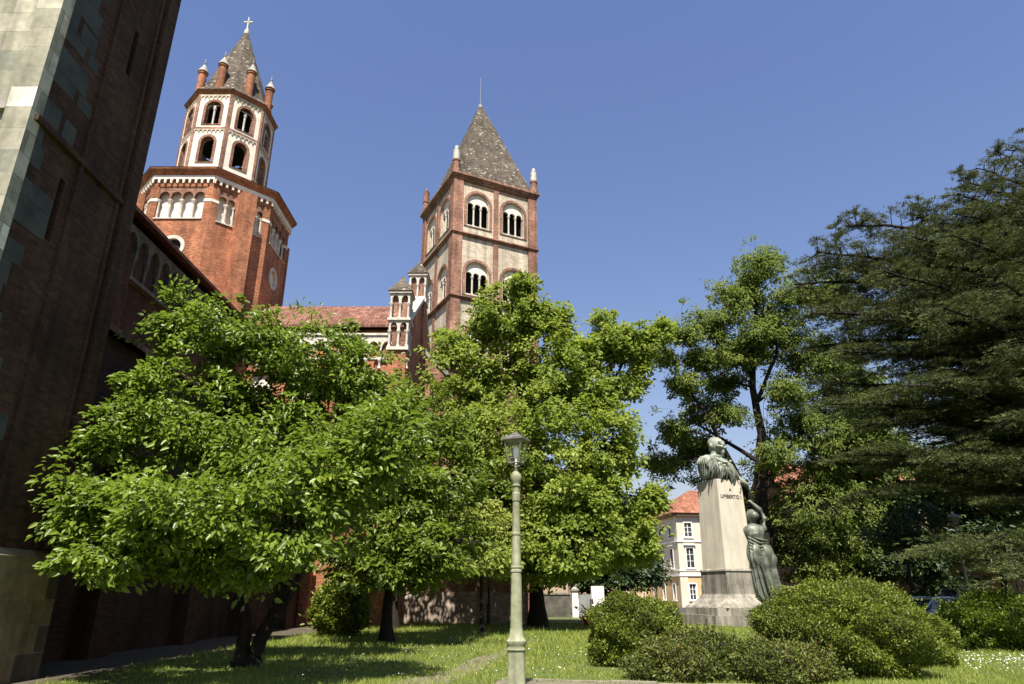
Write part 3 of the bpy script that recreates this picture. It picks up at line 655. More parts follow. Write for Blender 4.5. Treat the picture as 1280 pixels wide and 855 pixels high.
def car(loc, rz, label, paint, scale=1.0, tall=1.0):
    t = empty('parked_car', loc, rz, label, 'car', 'cars parked by the road'); t.scale = (scale,) * 3
    def loft(sections, n):
        mb = MB(); b = 0
        for sct in sections: mb.v += sct
        m = len(sections[0])
        for i in range(len(sections) - 1):
            for k in range(m - 1): mb.f.append((i * m + k, i * m + k + 1, (i + 1) * m + k + 1, (i + 1) * m + k))
        mb.f.append(tuple(range(m))); mb.f.append(tuple((len(sections) - 1) * m + k for k in range(m)))
        for i in range(len(sections) - 1): mb.f.append((i * m, (i + 1) * m, (i + 1) * m + m - 1, i * m + m - 1))
        return mb
    prof = [(-2.05, .45, .62, .62), (-2.0, .28, .82, .74), (-1.6, .25, .92, .80), (-.9, .25, .96, .84), (.2, .25, .97, .85), (1.2, .25, .98, .85), (1.85, .28, .97, .82), (2.05, .4, .9, .7)]
    secs = [[(x, -w_ * .93, zb), (x, -w_, zb + .2), (x, -w_, zt - .15), (x, -w_ * .9, zt), (x, w_ * .9, zt), (x, w_, zt - .15), (x, w_, zb + .2), (x, w_ * .93, zb)] for x, zb, zt, w_ in prof]
    bd = loft(secs, 8).build('body', paint, t, 40)
    g = [(-1.0, .9, .97, .74), (-.35, .9, 1.38, .68), (.1, .9, 1.46 * tall, .64), (1.2, .9, 1.44 * tall, .64), (1.8, .9, 1.05, .70)]
    cs = [[(x, -w_ - .04, zb), (x, -w_ * .86, zt), (x, w_ * .86, zt), (x, w_ + .04, zb)] for x, zb, zt, w_ in g]
    loft(cs, 4).build('windows', M['pane'], t)
    mb = MB()
    mb.tube([(-1.02, -.74, .96), (-.36, -.6, 1.39), (.1, -.57, 1.47 * tall), (1.2, -.57, 1.45 * tall), (1.8, -.62, 1.06)], [.05] * 5, 5); mb.tube([(-1.02, .74, .96), (-.36, .6, 1.39), (.1, .57, 1.47 * tall), (1.2, .57, 1.45 * tall), (1.8, .62, 1.06)], [.05] * 5, 5)
    mb.prism(frame((0, 0, 0), (1, 0, 0), (0, 1, 0)), [(-.36, 1.375), (.1, 1.455 * tall), (1.2, 1.435 * tall), (1.3, 1.39 * tall), (1.3, 1.41 * tall), (1.2, 1.48 * tall), (.1, 1.5 * tall), (-.36, 1.41)], -.58, .58)
    mb.fbox(frame((.35, 0, 0), (0, 1, 0), (1, 0, 0)), -.71, .71, .93, 1.4, .04, -.04)
    mb.build('roof_frame', paint, t)
    for s in (-1, 1):
        mb = MB(); mb.lathe((-.75, s * 1.0, 1.0), [(.03, -.07), (.09, -.06), (.1, .03), (.05, .07)], 8); mb.build('wing_mirror', paint, t)
        mb = MB(); mb.lathe((-2.0, s * .55, .66), [(.02, -.07), (.12, -.05), (.12, .05), (.02, .07)], 10); mb.build('headlight', M['bulb'], t)
        for x in (-1.3, 1.3):
            mb = MB(); mb.tube([(x, s * .64, .31), (x, s * .86, .31)], [.31, .31], 20); wq = mb.build('wheel', M['rubber'], t, 40)
            mb = MB(); mb.tube([(x, s * .855, .31), (x, s * .872, .31)], [.2, .19], 16); mb.build('rim', M['carsilver'], wq)
car((19.9, 34, 0), R(205), 'silver hatchback parked between the hedges on the right', M['carsilver'])
car((24.5, 38.5, 0), R(184), 'dark blue estate car parked in the shade behind the hedges', M['cardark'], 1.12, 1.12)

# ------------------------------------------------------------------ monument, bust and bronze woman
MC = Vector((12.4, 41.3, 0)); MR = math.atan2(.918, .397) - math.pi / 2     # local -Y is the inscription face
MR = math.atan2(-.918, .397) + math.pi / 2
mo = empty('monument', MC, MR, 'pale granite monument pillar with stepped base and carved name below the bust', 'monument')
def chamf(s, c): return [(-s + c, -s), (s - c, -s), (s, -s + c), (s, s - c), (s - c, s), (-s + c, s), (-s, s - c), (-s, -s + c)]
plan = lambda a, b_, d: Vector((a, b_, d))
mb = MB(); mb.prism(plan, chamf(2.35, .9), 0, .52); mb.prism(plan, [(-2.7, -1.15), (-2.36, -1.15), (-2.36, 1.15), (-2.7, 1.15)], 0, .58); mb.prism(plan, [(-1.15, -2.7), (1.15, -2.7), (1.15, -2.36), (-1.15, -2.36)], 0, .58); mb.build('bottom_step', M['granite2'], mo)
mb = MB(); mb.prism(plan, chamf(2.15, .75), .524, .92); mb.build('upper_step', M['granite2'], mo)
mb = MB(); sq(mb, (0, 0, 0), [(1.85, .925), (1.8, 1.0), (1.5, 1.18), (1.25, 1.4), (1.14, 1.62)]); mb.build('flared_base', M['granite2'], mo)
mb = MB(); mb.box(-1.12, 1.12, -1.12, 1.12, 1.623, 2.12); mb.box(-1.09, 1.09, -1.09, 1.09, 2.124, 2.78); mb.build('plinth', M['granite2'], mo)
mb = MB(); sq(mb, (0, 0, 0), [(1.1, 2.784), (1.14, 2.84), (1.12, 2.92), (1.0, 2.98)]); mb.build('moulding', M['granite2'], mo)
mb = MB(); sq(mb, (0, 0, 0), [(1.0, 2.984), (.90, 7.4), (.89, 7.95)]); sh = mb.build('shaft', M['granite'], mo)
for txt, z, s in (('A', 7.28, .26), ('UMBERTO I', 6.86, .30)):
    cu = bpy.data.curves.new('carved_name', 'FONT'); cu.body = txt; cu.size = s; cu.align_x = 'CENTER'; cu.extrude = .012
    to = bpy.data.objects.new('carved_name', cu); col.objects.link(to); dg = bpy.context.evaluated_depsgraph_get()
    me = bpy.data.meshes.new_from_object(to.evaluated_get(dg)); bpy.data.objects.remove(to)
    o = link('carved_name', me, M['letter'], sh); o.location = (0, -.905 - (7.4 - z) * .0226 - .006, z); o.rotation_euler = (R(90) - .0226, 0, 0)

def blob(name, parts, voxel, mat, parent, smooth_it=3):
    mb = MB()
    for p in parts:
        if p[0] == 'e':
            _, c, r = p[:3]; rot = Matrix.Rotation(p[3], 3, p[4]) if len(p) > 3 else Matrix.Identity(3)
            b = len(mb.v); n, mth = 16, 10
            for i in range(mth + 1):
                th = math.pi * i / mth
                for k in range(n):
                    ph_ = 2 * math.pi * k / n
                    mb.v.append(tuple(Vector(c) + rot @ Vector((r[0] * math.sin(th) * math.cos(ph_), r[1] * math.sin(th) * math.sin(ph_), r[2] * math.cos(th)))))
            for i in range(mth):
                for k in range(n): mb.f.append((b + i * n + k, b + (i + 1) * n + k, b + (i + 1) * n + (k + 1) % n, b + i * n + (k + 1) % n))
        else:
            _, pts, rad = p; mb.tube(pts, rad, 12)
            for q, r in ((pts[0], rad[0]), (pts[-1], rad[-1])): mb_e(mb, q, r)
    me = bpy.data.meshes.new(name + '_raw'); me.from_pydata(mb.v, [], mb.f); me.update()
    o = bpy.data.objects.new('tmp', me); col.objects.link(o)
    md = o.modifiers.new('r', 'REMESH'); md.mode = 'VOXEL'; md.voxel_size = voxel
    ms = o.modifiers.new('s', 'SMOOTH'); ms.iterations = smooth_it; ms.factor = .5
    dg = bpy.context.evaluated_depsgraph_get(); dg.update()
    out = bpy.data.meshes.new_from_object(o.evaluated_get(dg)); bpy.data.objects.remove(o)
    out.name = name
    return link(name, out, mat, parent, 180)
def mb_e(mb, c, r):
    b = len(mb.v); n, m_ = 10, 6
    for i in range(m_ + 1):
        th = math.pi * i / m_
        for k in range(n): mb.v.append((c[0] + r * math.sin(th) * math.cos(6.28319 * k / n), c[1] + r * math.sin(th) * math.sin(6.28319 * k / n), c[2] + r * math.cos(th)))
    for i in range(m_):
        for k in range(n): mb.f.append((b + i * n + k, b + (i + 1) * n + k, b + (i + 1) * n + (k + 1) % n, b + i * n + (k + 1) % n))
bu = empty('bust', MC + Vector((0, 0, 7.95)), MR + R(8), 'colossal green bronze bust of a moustached man in uniform on the pillar', 'statue'); bu.scale = (.94, .94, .92)
P_ = [('e', (0, .15, .80), (1.05, .60, .85)), ('e', (-.92, .18, .85), (.36, .52, .78)), ('e', (.92, .10, .82), (.40, .50, .74)), ('e', (-1.08, .15, .82), (.16, .50, .70)),
      ('e', (0, -.38, .66), (.80, .54, .80)), ('e', (0, .1, .25), (.88, .68, .35)), ('c', [(0, .10, 1.3), (0, 0, 2.0)], [.46, .33]), ('e', (-.55, .1, 1.42), (.48, .36, .26), R(18), 'Y'), ('e', (.55, .06, 1.42), (.48, .36, .26), R(-18), 'Y')]
def hd(c, r, *a): P_.append(('e', (c[0] * 1.02, -.06 + (c[1] + .05) * 1.02, 1.88 + (c[2] - 1.62) * 1.02), tuple(q * 1.02 for q in r), *a))
hd((0, -.10, 2.08), (.40, .50, .55)); hd((0, .06, 2.26), (.41, .47, .42)); hd((0, -.38, 1.84), (.29, .22, .26)); hd((0, -.62, 2.05), (.08, .14, .15)); hd((0, -.55, 2.25), (.31, .10, .07))
hd((0, -.54, 1.60), (.13, .15, .2)); hd((-.17, -.62, 1.88), (.20, .11, .085), R(20), 'Y'); hd((.17, -.62, 1.88), (.20, .11, .085), R(-20), 'Y'); hd((-.38, -.50, 1.93), (.15, .09, .07), R(35), 'Y'); hd((.38, -.50, 1.93), (.15, .09, .07), R(-35), 'Y')
hd((-.16, -.575, 2.13), (.075, .05, .05)); hd((.16, -.575, 2.13), (.075, .05, .05)); hd((0, -.60, 1.80), (.13, .07, .045)); hd((0, .12, 1.92), (.34, .38, .3))
hd((-.41, .02, 2.06), (.06, .11, .16)); hd((.41, .02, 2.06), (.06, .11, .16)); P_.append(('c', [(-.46, -.12, 1.62), (0, -.40, 1.60), (.46, -.12, 1.62)], [.14, .14, .14]))
b_ = blob('torso_and_head', P_, .038, M['bronzelight'], bu)
for s_ in (-1, 1):
    mb = MB(); mb.lathe((s_ * .98, .1, 1.46), [(.30, -.1), (.36, -.03), (.30, .08), (.1, .14)], 18)
    for k in range(20):
        a = 2 * math.pi * k / 20; mb.tube([(s_ * .98 + .32 * math.cos(a), .1 + .34 * math.sin(a), 1.42), (s_ * 1.06 + .40 * math.cos(a), .1 + .44 * math.sin(a), 1.2), (s_ * 1.08 + .42 * math.cos(a), .1 + .46 * math.sin(a), 1.0)], [.05, .05, .02], 5)
    mb.build('epaulette', M['bronzelight'], bu, 60)
mb = MB(); rnd = random.Random(5)
for k in range(60):     # ragged fur and laurel sweeping down over the pillar's front edge
    a = -1.5 + 3.0 * k / 59
    x = 1.22 * math.sin(a * .9); y = -.22 - .80 * math.cos(a * .95)
    z0 = .52 - x * .34 + rnd.uniform(-.12, .12); L_ = rnd.uniform(.4, .75); sw = rnd.uniform(-.22, .30)
    mb.tube([(x * .82, y * .72, z0 + .25), (x, y, z0), (x * 1.03 + sw * .5, y - .06, z0 - L_ * .45), (x * 1.03 + sw, y + .02, z0 - L_)], [.10, .12, .08, .02], 6)
mb.build('draped_fringe', M['bronze'], bu, 60)
mb = MB()
for x0, x1 in ((-.75, .62), (-.60, .78), (-.46, .92)): mb.tube([(x0, -.45, 1.45), ((x0 + x1) / 2, -.93, .98), (x1, -.82, .35)], [.075, .075, .075], 6)
for x, z in ((-.35, 1.1), (-.15, 1.1), (-.35, .9), (.25, 1.2)): mb.lathe((x, -.90, z), [(.02, -.09), (.1, -.04), (.1, .04), (.02, .09)], 8)
mb.tube([(.85, -.5, .3), (1.25, -.70, .02), (1.60, -.80, -.22), (1.78, -.75, -.45)], [.28, .26, .18, .06], 8)
mb.build('sash_and_medals', M['bronzelight'], bu, 60)

ws = empty('bronze_statue', MC + Vector((1.66, -.62, .93)), R(-6), 'green bronze woman in flowing dress reaching up the side of the pillar', 'statue'); ws.scale = (1.18, 1.18, 1.2)
S = [('e', (0, 0, 2.35), (.44, .34, .42)), ('c', [(0, 0, 2.35), (-.02, -.02, 3.0), (-.05, 0, 3.25)], [.44, .36, .44]), ('e', (-.08, 0, 3.42), (.55, .33, .34)),
     ('c', [(-.06, .02, 3.55), (-.08, .08, 3.85)], [.19, .16]), ('e', (-.10, .12, 4.13), (.27, .31, .34)), ('e', (-.02, -.12, 4.12), (.22, .2, .22)),
     ('c', [(.36, 0, 3.5), (.52, .12, 4.0), (.38, .22, 4.42), (.0, .28, 4.78)], [.19, .155, .135, .09]),
     ('c', [(-.52, .05, 3.45), (-.68, .22, 3.95), (-.62, .3, 4.5), (-.72, .34, 4.95)], [.18, .15, .125, .08]),
     ('e', (-.74, .34, 5.08), (.08, .07, .14)), ('e', (-.06, .3, 4.86), (.13, .07, .08)), ('e', (-.10, .42, 4.1), (.05, .06, .07)),
     ('e', (-.26, -.06, .1), (.14, .3, .1)), ('c', [(-.16, 0, .1), (-.15, 0, 2.2)], [.15, .25]), ('c', [(.16, 0, .2), (.13, 0, 2.2)], [.15, .25])]
for k, (x, dy) in enumerate(((-.80, 0), (-.74, -.03), (-.68, -.04), (-.63, -.02))): S.append(('c', [(x + .02, .34 + dy, 5.1), (x, .36 + dy, 5.22), (x - .02, .40 + dy, 5.30 - abs(k - 1) * .03)], [.026, .024, .018]))
S.append(('c', [(-.66, .33, 5.02), (-.60, .37, 5.12), (-.60, .4, 5.18)], [.03, .026, .02]))
bw = blob('body', S, .045, M['bronze'], ws, 2)
# dress: rings around the legs with deep irregular folds, sweeping into a train on the right
n, mz = 90, 44
V = []; F = []
for i in range(mz + 1):
    q = i / mz; z = 2.75 * (1 - q) + .02
    r = .47 + .10 * math.sin(min(1, q * 2.6) * math.pi) + .10 * q ** 2
    cx_ = .05 * math.sin(q * 4) + .25 * q ** 2 + (.55 * max(0, q - .8) / .2 if q > .8 else 0) * .6
    for k in range(n):
        th = 2 * math.pi * k / n
        f_ = (.17 * math.sin(6 * th + 4.2 * q + 1.4 * math.sin(5 * q)) + .12 * math.sin(11 * th - 6 * q + 2 * math.sin(3 * th)) + .06 * math.sin(19 * th + 9 * q * math.sin(th))) * (.55 + .75 * q)
        g_ = .012 * math.sin(9 * q * math.pi + 2.5 * math.sin(th * 2 + 1)) * (1 - .4 * q)
        rr = r * (1 + f_) + g_
        V.append((cx_ + rr * math.cos(th) * (1.08 + .35 * max(0, math.cos(th)) * q ** 3), rr * math.sin(th) * .86, z))
for i in range(mz):
    for k in range(n): F.append((i * n + k, i * n + (k + 1) % n, (i + 1) * n + (k + 1) % n, (i + 1) * n + k))
npmesh('dress', V, F, M['bronze'], ws, smooth=180)
mb = MB(); rnd = random.Random(9)
for k in range(10):     # swags wound diagonally round the hips and falling at the front
    a0 = -2.6 + .12 * k; zz = 2.75 - .13 * k
    mb.tube([(.50 * math.cos(a0 + t * .35), .42 * math.sin(a0 + t * .35), zz - t * .16 - .03 * t * t * (k % 3)) for t in range(8)], [.015, .03, .04, .045, .042, .036, .03, .015], 6)
for k in range(6): mb.tube([(-.45, -.15 - .02 * k, 3.3 - k * .16), (0, -.42, 3.0 - k * .17), (.44, -.2, 2.95 - k * .12)], [.04, .06, .04], 6)
for k in range(13):    # long slanting folds from the hip to the hem
    a0 = -3.0 + 2.7 * k / 12 + rnd.uniform(-.1, .1); z0 = 2.5 - .06 * k + rnd.uniform(-.5, .1); tw = rnd.uniform(.15, .5)
    mb.tube([((.50 + .07 * q) * math.cos(a0 + tw * q) + .22 * q * q, (.42 + .08 * q) * math.sin(a0 + tw * q), z0 * (1 - q) + .06) for q in (0, .2, .4, .6, .8, 1)], [.012, .045, .055, .06, .055, .05], 6)
for k in range(4): mb.tube([(.35 + .05 * k, -.40 + .16 * k, .30), (.75 + .1 * k, -.34 + .2 * k, .14), (1.15 - .07 * k, -.1 + .14 * k, .05)], [.13, .12, .05], 6)
mb.build('dress_folds', M['bronze'], ws, 60)

# ------------------------------------------------------------------ trees
rng = np.random.default_rng(11)
def unit(v): return v / np.maximum(np.linalg.norm(v, axis=1, keepdims=True), 1e-9)
def leaves(P, ax, nrm, ln, wd, tint, fold=.25, droop=0.0):
    """one folded six-cornered leaf per row"""
    ax = unit(ax); sd_ = unit(np.cross(nrm, ax)); up = np.cross(ax, sd_)
    ln = ln[:, None]; wd = wd[:, None]
    b = P; t = P + ax * ln - up * ln * droop
    l1 = P + ax * ln * .32 + sd_ * wd * .45 + up * wd * fold; l2 = P + ax * ln * .70 + sd_ * wd * .38 + up * (wd * fold - ln * droop * .4)
    r1 = P + ax * ln * .32 - sd_ * wd * .45 + up * wd * fold; r2 = P + ax * ln * .70 - sd_ * wd * .38 + up * (wd * fold - ln * droop * .4)
    N = len(P); V = np.stack([b, l1, l2, t, r2, r1], 1).reshape(-1, 3)
    i = np.arange(N)[:, None] * 6
    F = np.concatenate([i + np.array([[0, 1, 2, 3]]), i + np.array([[0, 3, 4, 5]])], 0)
    return V, F, np.repeat(tint, 6)
def wob(P, lam, seed, n=7):
    """smooth pseudo noise in space, roughly -1..1, wavelength lam"""
    g = np.random.default_rng(seed); K = unit(g.normal(size=(n, 3))) * (6.28 / lam) * g.uniform(.6, 1.5, (n, 1)); ph = g.uniform(0, 6.28, n)
    return np.sin(P @ K.T + ph).sum(1) / (n ** .5)
def clumps_in(lobes, per, shell, gap, seed, lam, soft=.12):
    C = []; O = []; D = []
    for L in lobes:
        c = np.array(L[:3]); r = np.array([L[3], L[5] if len(L) > 5 else L[3], L[4]])
        n = max(6, int(per * (r[0] * r[2] + r[0] * r[1]) ** .85))
        d = unit(rng.normal(size=(n, 3))); q = rng.uniform(shell ** 2, 1.0, n) ** .5
        k = rng.random(n) < .25; q[k] = rng.uniform(.15, .7, k.sum())
        k = rng.random(n) < .16; q[k] *= rng.uniform(1.0, 1.3, k.sum()); q *= np.abs(rng.normal(1, soft, n))
        P = c + d * r * (q * (1 + .16 * wob(d, 1.6, seed + 5)))[:, None]
        C.append(P); O.append(np.tile(c, (n, 1))); D.append(d)
    C, O, D = [np.concatenate(x) for x in (C, O, D)]
    k = wob(C * np.array([1, 1, 1.5]), lam, seed + 9) > gap
    return C[k], O[k], D[k]
def foliage(lobes, per, nl, crad, llen, ratio, seed, flat=.5, upness=.9, shell=.62, droop=.12, spread=.5, gap=-.55, lam=2.4, soft=.12):
    global rng; rng = np.random.default_rng(seed)
    C, O, D = clumps_in(lobes, per, shell, gap, seed, lam, soft)
    n = len(C); cr = crad * rng.uniform(.55, 1.4, n); cnt = (nl * rng.uniform(.4, 1.5, n)).astype(int)
    idx = np.repeat(np.arange(n), cnt); N = len(idx)
    d = unit(rng.normal(size=(N, 3))); rr = rng.random(N) ** .5
    off = d * rr[:, None] * cr[idx][:, None]; off[:, 2] *= flat
    hor = (C - O)[idx]; hor[:, 2] *= .3
    off -= np.array([0, 0, 1.0]) * (np.linalg.norm(off[:, :2], axis=1) ** 2 / np.maximum(cr[idx], .1) * .35)[:, None]
    P = C[idx] + off
    ax = unit(off * np.array([1, 1, .3]) + .5 * unit(hor)) + rng.normal(size=(N, 3)) * .45; ax[:, 2] -= .25
    nr = np.array([0, -.25, upness * .62]) + unit(off) * spread * .8 + D[idx] * spread * 1.5 + rng.normal(size=(N, 3)) * .36
    ctint = rng.normal(.48, .15, n)
    tint = np.clip(ctint[idx] + rng.normal(0, .15, N), 0, 1)
    ln = llen * rng.uniform(.45, 1.4, N)
    return leaves(P, ax, nr, ln, ln * ratio, tint, droop=droop), C
def curve(p0, p1, sag=0.0, n=6, j=.1):
    p0, p1 = Vector(p0), Vector(p1); L_ = (p1 - p0).length; out = []
    for i in range(n + 1):
        q = i / n; p = p0.lerp(p1, q); e = math.sin(q * math.pi)
        out.append(p + Vector((random.uniform(-j, j) * L_ * .3 * e, random.uniform(-j, j) * L_ * .3 * e, sag * L_ * e)))
    return out
def tree(name, label, cat, base, stems, lobes, mat, bark, seed, twigs=True, group=None, **kw):
    """stems: list of (points, r0, r1); every lobe gets a limb from the nearest stem point below it"""
    random.seed(seed)
    t = empty(name, base, 0, label, cat, group); bx, by, bz = base
    (V, F, T), C = foliage(lobes, seed=seed, **kw)
    mb = MB(); nodes = []
    for pts, r0, r1 in stems:
        P = [Vector(p) for p in pts]
        # refine
        Q = []
        for a, b in zip(P[:-1], P[1:]):
            for i in range(4): Q.append(a.lerp(b, i / 4) + Vector((random.uniform(-.03, .03), random.uniform(-.03, .03), 0)))
        Q.append(P[-1]); m_ = len(Q)
        rad = [r0 + (r1 - r0) * (i / (m_ - 1)) ** .8 for i in range(m_)]
        if Q[0].z < .1: rad[0] *= 1.5; rad[1] *= 1.12
        mb.tube([q - Vector(base) for q in Q], rad, 9)
        nodes += [(q, r) for q, r in zip(Q, rad)]
    limb_nodes = []
    for L_ in lobes:
        c = Vector(L_[:3]); cand = [x for x in nodes if x[0].z < c.z - .15] or nodes
        a, r = min(cand, key=lambda x: (x[0] - c).length + .25 * abs(x[0].z - c.z) )
        pts = curve(a, c, .08, 7, .22); r = min(r * .6, .03 * (c - a).length + .05)
        mb.tube([p - Vector(base) for p in pts], [r * (1 - .75 * i / 7) for i in range(8)], 6)
        limb_nodes.append((pts[3:], r * .4))
    if twigs:
        allp = [(p, r) for pts, r in limb_nodes for p in pts]
        A = np.array([tuple(p) for p, _ in allp])
        for i in range(0, len(C)):
            k = int(np.argmin(((A - C[i]) ** 2).sum(1))); p, r = allp[k]
            pts = curve(p, C[i], .06, 3, .3); r = min(r, .05) 
            mb.tube([q - Vector(base) for q in pts], [r * .6, r * .42, r * .28, .008], 4, False)
    mb.build('trunk', bark, t, 60)
    npmesh('crown', V - np.array(base), F, mat, t, T)
    return t

T1 = [(-8.3, 17, 8.3, 1.3, 1.0), (-6.4, 18, 8.0, 2.1, 1.1), (-8.6, 15.8, 6.0, 1.2, 1.0), (-8.5, 14.2, 3.3, .75, .9, 1.0), (-7.6, 13.9, 3.0, 1.0, .9), (-7.9, 16.4, 5.15, 1.8, 1.5), (-5.4, 15.6, 4.3, 1.8, 1.3), (-4.9, 18.4, 6.5, 1.7, 1.5),
      (-7.0, 14.2, 2.5, 1.0, .6), (-5.5, 14.6, 2.7, 1.2, .65), (-3.75, 14.7, 3.9, 1.0, 1.2), (-8.9, 16.6, 8.7, .55, .55), (-7.0, 18.5, 6.5, 1.8, 1.6), (-4.4, 18.6, 7.6, 1.0, .8), (-4.6, 14.4, 3.0, .9, .65), (-3.1, 15.4, 4.9, .9, 1.0), (-8.9, 14.9, 4.8, .7, .8), (-5.1, 13.3, 3.2, 1.2, .7), (-3.6, 13.7, 3.7, .9, .8), (-6.5, 13.0, 2.9, 1.1, .6), (-2.9, 14.2, 4.4, .7, .7), (-4.2, 13.2, 2.7, .8, .45), (-2.5, 14.0, 4.6, .8, .7), (-7.7, 13.4, 2.3, .8, .4), (-6.0, 14.4, 2.2, .8, .4), (-5.0, 14.0, 2.1, .6, .35)]
tree('magnolia_tree', 'broad leafy magnolia with leaning forked trunk beside the shaded brick tower', 'tree', (-6.35, 17.8, 0),
     [([(-6.4, 17.8, 0), (-6.42, 17.8, 1.0), (-6.6, 17.9, 2.6), (-7.1, 18.1, 4.4), (-8.2, 18.4, 6.5), (-9.0, 18.8, 8.6)], .19, .05),
      ([(-6.2, 17.75, 0), (-5.95, 17.7, .7), (-5.6, 17.6, 1.5), (-5.5, 17.6, 2.7), (-5.8, 18, 4.6), (-6.3, 18.6, 7)], .20, .05),
      ([(-6.05, 17.7, .45), (-5.5, 17.5, 1.25), (-5.0, 17.5, 2.4), (-4.7, 18.2, 4.5)], .13, .04),
      ([(-6.5, 17.8, 1.6), (-7.4, 16.5, 2.5), (-8.2, 15, 3.2)], .08, .03)],
     T1, M['leaf_mag'], M['bark2'], 21, per=44, nl=46, crad=.40, gap=-.3, lam=1.5, llen=.155, ratio=.5, soft=.16, flat=.55, upness=1.0)
T2 = [(-5.3, 27, 8.2, 1.7, 1.7), (-3.9, 26, 5.2, 2.2, 1.8), (-2.24, 25, 3.4, 1.4, .9), (-5.7, 26, 5.4, 1.3, 1.6), (-3.2, 28, 7.6, 1.6, 2.0), (-3.85, 24.5, 3.3, 1.2, .8), (-2.2, 27, 6.0, 1.2, 1.3), (-5.3, 25, 2.9, 1.3, .8), (-2.5, 24.5, 2.6, 1.0, .6), (-4.0, 24, 2.3, 1.2, .5)]
tree('broadleaf_tree', 'middle dark green broadleaf tree between the magnolia and the tall pale one', 'tree', (-4.4, 26, 0),
     [([(-4.4, 26, 0), (-4.4, 26, 2.2), (-4.2, 26, 4.5), (-4.2, 26.6, 7.6)], .22, .06), ([(-4.4, 26, 1.6), (-5.2, 26, 3.6), (-5.5, 26.4, 6.6)], .13, .05)],
     T2, M['leaf_mid'], M['bark2'], 22, per=28, nl=50, crad=.5, gap=-.36, lam=1.8, soft=.2, llen=.21, ratio=.5, flat=.5)
T3 = [(-.24, 38, 17.0, 2.0, 2.1), (-2.3, 38, 13.1, 2.4, 2.8), (2.36, 38.5, 13.7, 2.6, 2.8), (0, 36, 8.9, 3.5, 2.8), (4.81, 37, 9.1, 2.3, 2.8), (6.0, 37, 5.4, 1.8, 1.9), (2.99, 35, 5.3, 2.8, 2.2), (-1.23, 36, 5.4, 2.2, 1.6),
      (7.2, 39, 15.6, 1.8, 1.5), (5.7, 39, 16.8, 1.0, 1.2), (-3.5, 38.5, 15.6, 1.1, 1.1), (2.9, 39, 17.0, .9, 1.3), (5.0, 38.5, 12.6, 1.6, 1.5), (.6, 37.5, 18.9, .8, 1.0), (8.6, 39, 16.6, 1.1, .7), (1.2, 38, 17.4, 1.0, 1.4), (4.5, 38.5, 15.2, .9, 1.4), (-1.8, 38, 17.0, .9, 1.1), (6.9, 38.5, 13.4, 1.0, .8), (7.4, 37, 6.4, .8, .7), (4.6, 36, 3.9, 1.7, 1.1), (6.3, 36.5, 4.1, 1.5, .9), (.5, 34.5, 3.6, 2.2, 1.1), (-1.6, 34.5, 3.6, 1.8, 1.0), (2.6, 34, 3.2, 1.8, .9)]
T10 = [(-5.6, 36, 10.2, 2.1, 2.0), (-6.6, 36, 6.6, 2.0, 2.0), (-4.4, 36.5, 6.0, 1.8, 1.8), (-8.0, 36.5, 8.6, 1.4, 1.4)]
tree('broadleaf_tree', 'shaded broadleaf tree close to the brick wall, behind the middle tree', 'tree', (-5.8, 36.4, 0),
     [([(-5.8, 36.4, 0), (-5.8, 36.4, 3), (-5.6, 36.2, 10)], .2, .06)], T10, M['leaf_mid'], M['bark2'], 30, twigs=False, per=14, nl=60, crad=.7, llen=.22, ratio=.55, gap=-.8)
tree('sweetgum_tree', 'tallest light green deciduous tree standing before the square bell tower', 'tree', (1.3, 38, 0),
     [([(1.3, 38, 0), (1.2, 38, 4), (.8, 38, 9), (.2, 38, 14), (0, 38, 18)], .42, .07), ([(1.25, 38, 3), (3.0, 37.8, 7), (4.6, 38.4, 11), (6.6, 39, 14.5)], .24, .07), ([(1.1, 38, 4), (-1, 37.6, 8), (-2.4, 38, 13)], .2, .06)],
     T3, M['leaf_gum'], M['bark2'], 23, per=38, nl=48, crad=.55, gap=-.45, lam=2.1, soft=.18, llen=.21, ratio=.7, flat=.62, upness=.7)
T4 = [(-1.65, 32, 5.1, 1.2, 1.0), (-.43, 32, 4.1, .9, 1.1), (-2.6, 32, 3.8, 1.0, .9), (-.86, 31, 3.0, 1.1, .6)]
tree('golden_tree', 'small yellow green tree with pale leaves behind the green street lamp', 'tree', (-1.3, 32.3, 0),
     [([(-1.3, 32.3, 0), (-1.35, 32.3, 2), (-1.4, 32.2, 4.6)], .10, .04)], T4, M['leaf_gold'], M['bark2'], 24, per=26, nl=60, crad=.55, llen=.18, ratio=.6)
